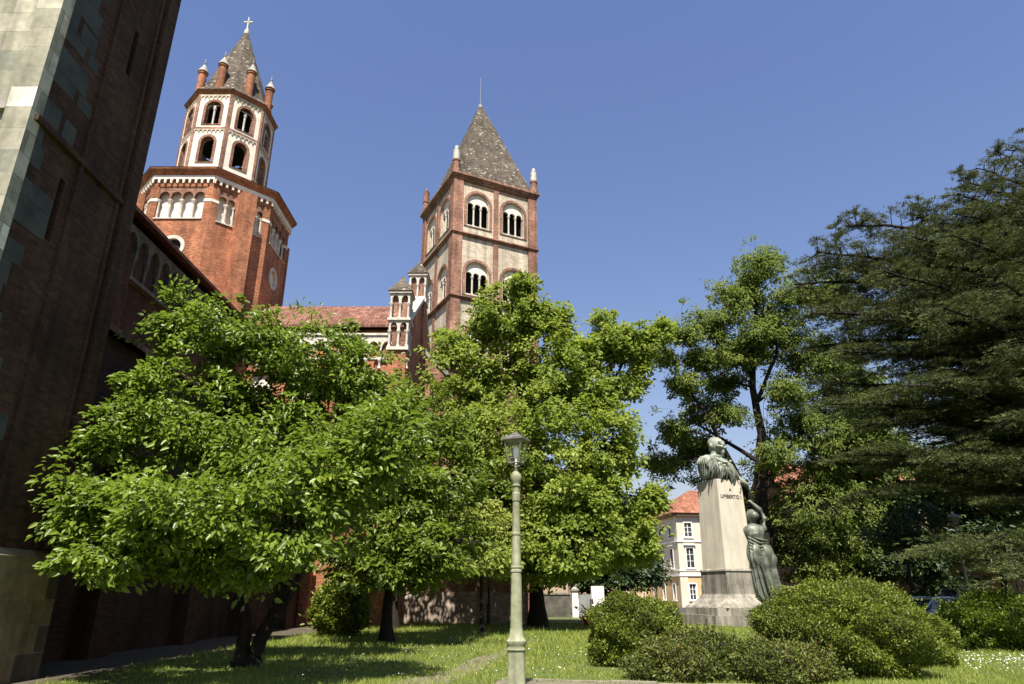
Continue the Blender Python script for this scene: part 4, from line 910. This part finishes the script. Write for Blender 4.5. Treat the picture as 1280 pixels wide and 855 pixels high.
T5 = [(16.2, 41, 21.4, 1.8, 1.8), (13.3, 41, 18.2, 2.2, 1.3), (12.0, 41, 15.6, 1.9, 1.5), (16.75, 42, 17.5, 2.6, 2.0), (19.4, 42, 16.1, 2.8, 2.4), (12.6, 44, 13.0, 2.2, 1.3), (10.2, 45, 9.8, 1.9, 1.0), (18.6, 42, 11.4, 2.8, 2.4),
      (14.6, 44, 7.0, 2.0, 1.6), (19.6, 43, 7.4, 3.0, 2.7), (17.1, 43, 4.0, 2.4, 2.0), (17.6, 41, 20, 2.1, 1.8), (12.2, 45, 10.8, 1.8, .8), (20.8, 41, 20, 2.4, 1.9), (14.6, 41, 20.0, 1.5, 1.1), (21.5, 42, 12.5, 2.2, 2.2), (14.2, 42, 16.2, 1.8, 1.2), (11.0, 41, 17.2, 1.2, .7), (14.0, 43, 14.6, 1.6, .8), (17, 41, 22.6, 1.0, .9), (22.2, 43, 9.6, 2.6, 2.1), (23.2, 43, 13.6, 2.2, 1.8), (20.2, 43, 4.6, 2.2, 1.8), (20.6, 43, 10.6, 2.2, 2.0), (21.8, 43, 15.6, 2.2, 1.9), (23.4, 44, 11.6, 2.2, 1.8), (15.4, 40.6, 9.4, 1.3, .9), (16.8, 40.6, 13.4, 1.3, 1.0), (17.4, 41, 6.0, 1.6, 1.3), (13.4, 41.5, 12.2, 1.2, .7), (15.6, 40.5, 16.6, 1.6, 1.2), (16.6, 43.5, 9.0, 1.4, 1.2), (15.9, 44, 5.2, 1.4, 1.2), (13.4, 45, 8.6, 1.3, .8), (10.6, 41, 14.0, 1.2, .8), (10.2, 41, 16.0, 1.2, .9), (10.2, 42, 11.2, 1.2, .7), (9.4, 43, 9.4, .9, .5)]
tree('dark_limbed_tree', 'tall airy tree with dark shaded forked limbs rising behind the bust', 'tree', (14.9, 42, 0),
     [([(14.9, 42, 0), (15.0, 42, 4), (15.1, 42, 8), (15.6, 42, 11), (15.4, 42, 14), (15.9, 41.5, 18), (16.2, 41, 21)], .52, .09),
      ([(15.0, 42, 5.6), (13.4, 41.6, 9.0), (12.2, 41.3, 11.8), (10.6, 41, 14.4)], .26, .07), ([(15.3, 42, 9.2), (13.3, 43, 11), (11.4, 44.5, 12.8)], .16, .05),
      ([(15.3, 42, 7.6), (17.2, 42, 10), (19.6, 41.6, 13.2), (20.6, 41, 16)], .24, .07), ([(15.5, 42, 14.6), (14.2, 41.6, 16.4), (13, 41, 17.8)], .13, .05), ([(15.5, 42, 13), (17, 41.5, 16), (17.4, 41, 19)], .16, .05),
      ([(15.1, 42, 4.4), (17, 42, 6.5), (19.2, 42, 8)], .2, .06)],
     T5, M['leaf_ginkgo'], M['bark2'], 25, per=40, nl=38, crad=.52, llen=.19, ratio=.45, flat=.6, shell=.3, gap=-.32, lam=2.2, soft=.34, droop=.3)
T7 = [(23.3, 46, 6.4, 3.2, 2.6), (27.0, 46, 9.3, 3.2, 2.7), (21.1, 45, 3.2, 2.4, 1.6), (25.5, 45, 3.6, 2.6, 1.6), (22.5, 46.5, 9.6, 2, 1.6)]
tree('evergreen_tree', 'dark evergreen broadleaf tree in shade behind the big rounded hedge', 'tree', (22.6, 46, 0),
     [([(22.6, 46, 0), (22.7, 46, 3), (23.5, 46.3, 6.5)], .26, .08)], T7, M['leaf_dark'], M['bark2'], 26, twigs=False, per=16, nl=60, crad=.7, llen=.26, ratio=.55, shell=.3, gap=-.8)
T8 = [(30.9, 46, 8.2, 3.8, 2.9), (33.9, 46, 11.2, 3.0, 2.5), (30.0, 44, 5.0, 2.6, 1.6), (37, 46, 8, 3.2, 3.0), (34.5, 45, 4.2, 2.8, 1.8)]
tree('evergreen_tree', 'dark evergreen broadleaf tree furthest right, behind the cedar', 'tree', (31.2, 46, 0),
     [([(31.2, 46, 0), (31.3, 46, 3), (31.6, 46.2, 7.5)], .28, .08)], T8, M['leaf_dark'], M['bark2'], 27, twigs=False, per=16, nl=60, crad=.7, llen=.26, ratio=.55, shell=.3, gap=-.8)
T9 = [(20.0, 35.5, 4.0, 1.2, .9), (20.4, 35.6, 5.4, 1.5, 1.0), (18.8, 35.4, 4.7, 1.1, .8)]
tree('slim_tree', 'slim dark trunked young tree behind the hedge left of the silver car', 'tree', (19.9, 36, 0),
     [([(19.9, 36, 0), (19.85, 36, 2.5), (20.0, 35.8, 5.6)], .16, .05)], T9, M['leaf_dark'], M['bark2'], 28, per=10, nl=60, crad=.55, llen=.2, ratio=.5)

T11 = [(5.6, 63, 4.4, 3.0, 2.0), (9.4, 62, 3.4, 2.6, 1.6), (2.6, 63, 4.6, 2.4, 1.8), (7.4, 62, 3.0, 2.0, 1.3), (11.6, 63, 3.8, 2.0, 1.4)]
tree('evergreen_tree', 'dark rounded tree beyond the white gate pier, before the pink house', 'tree', (5.6, 63, 0),
     [([(5.6, 63, 0), (5.6, 63, 2.2), (5.8, 63, 5)], .24, .08)], T11, M['leaf_dark'], M['bark2'], 29, twigs=False, per=10, nl=60, crad=.8, llen=.32, ratio=.6, gap=-.9)
# cedar: tiers of flat boughs, each a limb with side branchlets carrying tufts of needles
def cedar():
    global rng; rng = np.random.default_rng(31); random.seed(31)
    base = Vector((24.2, 28, 0))
    t = empty('cedar_tree', base, 0, 'huge dark cedar with flat layered needle boughs at the right edge', 'tree')
    mb = MB()
    spine = [Vector((24.2, 28, 0)), Vector((24.4, 28, 5)), Vector((25.2, 28, 12)), Vector((26.8, 28, 20)), Vector((28.2, 28, 25.5))]
    mb.tube([p - base for p in spine], [.85, .62, .46, .26, .05], 10)
    def at(z):
        for a, b in zip(spine[:-1], spine[1:]):
            if a.z <= z <= b.z: return a.lerp(b, (z - a.z) / (b.z - a.z))
        return spine[-1].copy()
    tips = [(24.6, 27, 22.4), (22.8, 27, 21.2), (21.2, 26.5, 19.9), (19.6, 26, 18.2), (18.3, 27, 17.6), (15.6, 28, 17.8), (13.9, 28, 16.4), (13.2, 29, 15.2), (13.2, 28, 13.3), (13.9, 27, 11.2), (12.6, 26.5, 8.8), (12.9, 26, 6.6),
            (14.4, 27, 8.0), (13.2, 22, 2.9), (14.7, 20.6, 2.1), (14.3, 24, 8.8), (15.7, 23, 11.4), (15.1, 25, 13.9), (14.6, 24, 6.0), (13.6, 27, 5.2),
            (20.4, 26.5, 19.2), (17.2, 26, 16.0), (17.6, 24, 15.0), (18.2, 23, 12.5), (18, 22, 9.8), (17.2, 22, 7.2), (19.0, 25.5, 16.9), (16.4, 27.5, 15.0), (16.2, 25.5, 12.4), (16.6, 26, 10.2), (15.4, 29.5, 12), (15, 30, 9.5),
            (20.5, 24, 16.0), (20.8, 22.5, 13.4), (20.5, 21.5, 10.6), (19.8, 21, 7.6), (22.5, 25.5, 18.6), (16.8, 30, 16.8), (15.4, 30.5, 14.6), (15, 28.5, 6.6), (17, 24, 4.6), (14.2, 29, 10.4), (16.0, 28.5, 8.8), (18.4, 26, 5.8), (13.8, 30, 12.4),
            (21.8, 26, 17.6), (23.4, 25, 19.4), (18.6, 26.5, 15.6), (20.2, 25.5, 14.8), (18.8, 24.5, 13.6), (19.6, 25, 11.8), (17.6, 27, 13.8), (19.4, 23.5, 9.0), (18.2, 25, 8.0), (16.2, 26.5, 7.6), (17.4, 25, 11.4), (21.4, 24, 12.2), (21.6, 23, 9.2), (21.0, 22, 14.8), (22.6, 24, 16.4), (14.8, 26.5, 12.4), (15.6, 29, 13.4), (14.6, 28.5, 15.8), (17.8, 28, 16.6), (20.6, 28, 17.8), (16.6, 24.5, 9.6)]
    SHOW = len(tips)
    for k in range(26):
        z = 4 + 21 * k / 26; a = random.uniform(-1.1, 2.6); L_ = max(2.0, 9.5 * (1 - (z / 28) ** 1.6)); c = at(z)
        tips.append((c.x + L_ * math.cos(a), c.y + L_ * math.sin(a), z + .6))
    TP = []; TA = []
    for ti, tp in enumerate(tips):
        tip = Vector(tp); L0 = (Vector((tip.x, tip.y, 0)) - Vector((24.6, 28, 0))).length
        z0 = max(1.8, tip.z - (1.4 if tip.z > 8 else .4) - .10 * L0 * random.uniform(.2, 1.4)); z0 = min(z0, 25.5)
        a = at(z0); ctrl = a.lerp(tip, .45) + Vector((0, 0, .16 * L0 * random.uniform(.5, 1.2)))
        pts = []; n = 12
        for i in range(n + 1):
            q = i / n; pts.append(a * (1 - q) ** 2 + ctrl * 2 * q * (1 - q) + tip * q * q + Vector((random.uniform(-.06, .06), random.uniform(-.06, .06), random.uniform(-.04, .04))))
        r0 = .05 + .018 * L0
        mb.tube([p - base for p in pts], [r0 * (1 - .9 * i / n) + .01 for i in range(n + 1)], 6)
        hidden = ti >= SHOW
        # side branchlets
        nb = int(L0 * (3.2 if not hidden else 1.6)) + 6
        for b in range(nb):
            q = .22 + .78 * (b + random.random()) / nb; i = min(n - 1, int(q * n)); p = pts[i].lerp(pts[i + 1], q * n - i)
            d = (pts[i + 1] - pts[i]).normalized(); side = Vector((-d.y, d.x, 0)).normalized() * (1 if b % 2 else -1)
            bl_ = (L0 * .30 * (1.08 - q) ** .7 + .6) * random.uniform(.55, 1.15)
            e = p + (side * random.uniform(.75, 1) + d * random.uniform(.25, .9)).normalized() * bl_ + Vector((0, 0, random.uniform(-.22, .10) * bl_ + .05))
            br = [p, p.lerp(e, .5) + Vector((0, 0, .07 * bl_)), e]
            mb.tube([x - base for x in br], [.028, .018, .006], 3, False)
            nt_ = int(bl_ * (46 if not hidden else 12)) + 5
            s = rng.random(nt_) ** .8
            bv = np.array(br)
            pp = np.where(s[:, None] < .5, bv[0] + (bv[1] - bv[0]) * (s[:, None] * 2), bv[1] + (bv[2] - bv[1]) * (s[:, None] * 2 - 1))
            wv = .05 + .30 * np.sin(np.clip(s, .1, 1) * 2.6)[:, None] * bl_ * .55
            o_ = rng.normal(size=(nt_, 3)) * wv * np.array([1, 1, .06]); o_[:, 2] -= (np.linalg.norm(o_[:, :2], axis=1) ** 2) * .25
            TP.append(pp + o_ + np.array([0, 0, .03])); TA.append(o_ + np.array(e - p) * .35)
    # upright leader shoots along the top edge
    for c in ((18.6, 27, 18.0), (16.1, 28, 18.0), (20.4, 26.4, 19.0), (22.9, 27, 20.8), (14.9, 27.8, 17.0), (19.8, 24.5, 9.6)):
        c = Vector(c); h = random.uniform(.6, 1.0); lean = Vector((random.uniform(-.4, .3), 0, 1)) * h
        mb.tube([c - lean * .6 - base, c + lean - base], [.04, .008], 4)
        for k in range(11):
            q = k / 11; an = k * 2.4; e = Vector((math.cos(an), math.sin(an) , .35)) * (1.0 - .8 * q) * .95; p = c + lean * (q * 1.4 - .45)
            s = rng.random(16)[:, None]; TP.append(np.array(p) + np.array(e) * s + rng.normal(size=(16, 3)) * .04); TA.append(np.tile(np.array(e) * .6, (16, 1)))
    mb.build('trunk', M['bark2'], t, 60)
    P = np.concatenate(TP); A = np.concatenate(TA); k = wob(P * np.array([1, 1, 2.2]), 1.5, 71) > -.45; P = P[k]; A = A[k]; N = len(P); K = 8
    P = np.repeat(P, K, 0); A = np.repeat(A, K, 0)
    d = unit(unit(A + 1e-6) * .9 + rng.normal(size=P.shape) * .48 + np.array([0, 0, .22]))
    P = P + rng.normal(size=P.shape) * np.array([.05, .05, .018]); l = rng.uniform(.08, .17, (N * K, 1)); wv = unit(np.cross(d, rng.normal(size=P.shape))) * rng.uniform(.010, .019, (N * K, 1))
    V = np.stack([P - wv, P + wv, P + d * l], 1).reshape(-1, 3) - np.array(base)
    F = np.arange(N * K * 3).reshape(-1, 3)
    tn = np.repeat(np.clip(np.repeat(rng.normal(.5, .18, N), K) + rng.normal(0, .1, N * K), 0, 1), 3)
    npmesh('crown', V, F, M['needle'], t, tn)
cedar()

# ------------------------------------------------------------------ hedges and shrubs
def bush(name, label, c, r, mat, seed, n, leaf=.05, group=None, wild=.2, cat='bush'):
    global rng; rng = np.random.default_rng(seed)
    t = empty(name, (c[0], c[1], 0), 0, label, cat, group)
    d = unit(rng.normal(size=(n, 3))); ph = rng.uniform(0, 6.28, 6)
    def surf(d):
        return 1 + .10 * np.sin(d[:, 0] * 4 + ph[0]) * np.sin(d[:, 1] * 5 + ph[1]) + .07 * np.sin(d[:, 2] * 7 + d[:, 0] * 6 + ph[2]) + .05 * np.sin(d[:, 0] * 15 + ph[3]) * np.sin(d[:, 2] * 14 + d[:, 1] * 11 + ph[4])
    q = 1 - rng.exponential(.055, n); q = np.clip(q, .55, 1.0) + np.abs(rng.normal(0, wild * .3, n)) * np.clip(wob(d, .45, seed) + .15, 0, 1.3)
    R_ = np.array(r)
    P = d * R_ * (surf(d) * q)[:, None] + np.array([0, 0, c[2]])
    k = P[:, 2] > .02; P = P[k]; d = d[k]; m_ = len(P)
    ax = d * .7 + rng.normal(size=(m_, 3)) * .7 + np.array([0, 0, .35]); nr = d + rng.normal(size=(m_, 3)) * .55 + np.array([0, 0, .3])
    tn = np.clip(.45 + .25 * np.sin(P[:, 0] * 3.1 + P[:, 2] * 2.3 + ph[5]) * .6 + rng.normal(0, .17, m_), 0, 1)
    ln = leaf * rng.uniform(.45, 1.6, m_)
    V, F, T = leaves(P, ax, nr, ln, ln * .55, tn)
    # stray shoots standing out of the clipped surface
    sh_ = MB(); V2 = []; F2 = []; T2_ = []
    ns = max(8, int(38 * R_[0] * R_[2] * (1 + 2 * wild)))
    for q in range(ns):
        dd = unit(rng.normal(size=(1, 3)) + np.array([[0, -.2, .7]]))[0]; p0 = dd * R_ * float(surf(dd[None])[0]) * .9 + np.array([0, 0, c[2]])
        if p0[2] < .2: continue
        L_ = rng.uniform(.12, .34) * (1 if leaf < .1 else 2); dr = dd * .8 + np.array([0, 0, .7]) + rng.normal(size=3) * .25; p1 = p0 + dr * L_
        sh_.tube([p0, (p0 + p1) / 2 + rng.normal(size=3) * .01, p1], [.004, .003, .0015], 3, False)
        kk = 14; tt = rng.uniform(.1, 1, kk)[:, None]; PP = p0 + (p1 - p0) * tt
        v_, f_, t_ = leaves(PP, rng.normal(size=(kk, 3)) * .8 + dr * .7, rng.normal(size=(kk, 3)) * .6 + np.array([0, -.3, .8]), leaf * rng.uniform(.7, 1.3, kk), leaf * .55 * np.ones(kk), rng.uniform(.4, .95, kk))
        F2.append(f_ + sum(len(x) for x in V2)); V2.append(v_); T2_.append(t_)
    if V2:
        V, F, T = np.concatenate([V] + V2), np.concatenate([F] + [f + len(V) for f in F2]), np.concatenate([T] + T2_)
    npmesh('foliage', V, F, mat, t, T)
    # closed dark core added to block gaps between leaves; shoot twigs share its mesh
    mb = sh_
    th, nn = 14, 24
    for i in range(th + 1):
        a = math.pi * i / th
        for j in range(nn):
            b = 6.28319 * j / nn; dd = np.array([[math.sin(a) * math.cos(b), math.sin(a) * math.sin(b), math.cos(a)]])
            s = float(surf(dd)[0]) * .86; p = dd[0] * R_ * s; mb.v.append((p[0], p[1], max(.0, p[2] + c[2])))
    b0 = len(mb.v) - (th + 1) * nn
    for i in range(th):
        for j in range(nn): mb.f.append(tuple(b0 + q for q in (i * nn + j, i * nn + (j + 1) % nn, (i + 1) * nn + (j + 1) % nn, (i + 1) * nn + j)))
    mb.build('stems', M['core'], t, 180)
    return t
bush('round_bush', 'round clipped green bush left of the monument base', (3.05, 18.2, .62), (1.12, 1.1, .98), M['leaf_bush'], 41, 44000, .052)
bush('round_bush', 'largest rounded green hedge bush, right of the monument', (7.35, 16.4, .75), (1.70, 1.7, 1.10), M['leaf_bush'], 42, 84000, .050)
bush('round_bush', 'lower green bush merging into the right side of the largest one', (9.5, 18.4, .5), (1.25, 1.1, .80), M['leaf_bush'], 43, 44000, .055)
bush('round_bush', 'dark green hedge bush at the right edge near the white flowers', (15.3, 23, .72), (1.75, 1.4, .9), M['leaf_mid'], 44, 26000, .085)
bush('low_shrub', 'low bronze tinged shrub in front of the monument lawn', (3.75, 15.5, .18), (1.3, .95, .62), M['leaf_red'], 45, 24000, .055, wild=.3)
bush('low_shrub', 'low reddish shrub touching the left foot of the largest hedge', (5.35, 15.0, .15), (1.1, .8, .55), M['leaf_red'], 46, 18000, .055, wild=.3)
bush('leafy_shrub', 'shaggy sunlit shrub by the wall behind the magnolia trunk', (-7.0, 30, .95), (1.05, .9, 1.0), M['leaf_bush'], 47, 9000, .13, wild=.6)
bush('flower_shrub', 'small red flowering shrub in front of the white gate', (4.35, 40, .35), (.36, .3, .42), M['redpetal'], 48, 900, .14, wild=.6)
bush('leafy_shrub', 'bright leafy shrub between the bronze woman and the dark evergreen', (18.0, 41.5, 1.4), (1.5, 1.1, 1.5), M['leaf_bush'], 49, 8000, .16, wild=.6)

# ------------------------------------------------------------------ grass and daisies
def inpoly(x, y, poly):
    r = np.zeros(len(x), bool); n = len(poly)
    for i in range(n):
        x0, y0 = poly[i]; x1, y1 = poly[(i + 1) % n]
        c = ((y0 > y) != (y1 > y)) & (x < (x1 - x0) * (y - y0) / (y1 - y0 + 1e-12) + x0); r ^= c
    return r
rng = np.random.default_rng(77)
N = 330000
yy = 11.5 + 32 * rng.random(N) ** 1.7; xx = rng.uniform(-.95, 1.0, N) * yy * .86
pat = np.sin(xx * 1.3 + 1.7 * np.sin(yy * .8)) * np.sin(yy * 1.1 + 1.3 * np.sin(xx * .7)) + .6 * np.sin(xx * 3.7 + yy * 2.9) * np.sin(yy * 4.1 - xx * 2.2)
k = (xx > -8.9 + rng.normal(0, .22, N)) & ~(inpoly(xx + rng.normal(0, .12, N), yy, PATH1) & (rng.random(N) > .55)) & ~inpoly(xx, yy + rng.normal(0, .06, N), PATH2) & (yy < 46) & ~((yy > 42.9) & (xx < 1.2)) & (rng.random(N) < .8 + .2 * pat)
xx, yy, pat = xx[k], yy[k], pat[k]; N = len(xx)
h = (.055 + .03 * pat + .05 * rng.random(N) ** 3) * np.clip(yy / 18, .9, 1.7); h *= np.where(rng.random(N) < .03, 1.7, 1)
an = rng.uniform(0, 6.28, N); wv = np.stack([np.cos(an), np.sin(an), 0 * an], 1) * (rng.uniform(.004, .008, N) * np.clip(yy / 13, 1, 2.4))[:, None]
P = np.stack([xx, yy, 0 * xx], 1); tip = P + np.stack([rng.normal(0, .5, N) * h, rng.normal(0, .5, N) * h, h], 1)
tn = np.clip(.45 + .16 * pat + rng.normal(0, .2, N), 0, 1)
tag(npmesh('lawn_grass', np.stack([P - wv, P + wv, tip], 1).reshape(-1, 3), np.arange(N * 3).reshape(-1, 3), M['grass'], None, np.repeat(tn, 3)), 'sunny short lawn grass around the paths and monument', 'grass', kind='stuff')
def daisies(n, fx, label, name, size):
    x, y = fx(n); k = ~inpoly(x, y, PATH1) & ~inpoly(x, y, PATH2); x, y = x[k], y[k]
    V = []; F = []
    for a, b in zip(x, y):
        z = rng.uniform(.07, .13); r = size * rng.uniform(.6, 1.3); o = len(V); t0 = rng.uniform(0, 6.28); tl = rng.normal(0, .35, 2)
        for q in range(6):
            c, s = math.cos(t0 + q * 1.047), math.sin(t0 + q * 1.047); V.append((a + r * c, b + r * s, z + r * (c * tl[0] + s * tl[1] - .25)))
        V.append((a, b, z + r * .2))
        for q in range(6): F.append((o + q, o + (q + 1) % 6, o + 6))
    tag(npmesh(name, V, F, M['petal']), label, 'flowers', kind='stuff')
daisies(900, lambda n: ((lambda y: (rng.uniform(-.28, .36, n) * y, y))(15 + 26 * rng.random(n) ** 1.2)), 'tiny white daisies dotted over the sunny lawn', 'daisies', .013)
daisies(420, lambda n: (lambda a, b: (a, b))(rng.normal(12.6, 1.3, n), 18.6 + rng.normal(0, 1.1, n) + .4 * np.sin(np.arange(n))), 'dense white flower patch in the grass at lower right', 'white_flowers', .015)
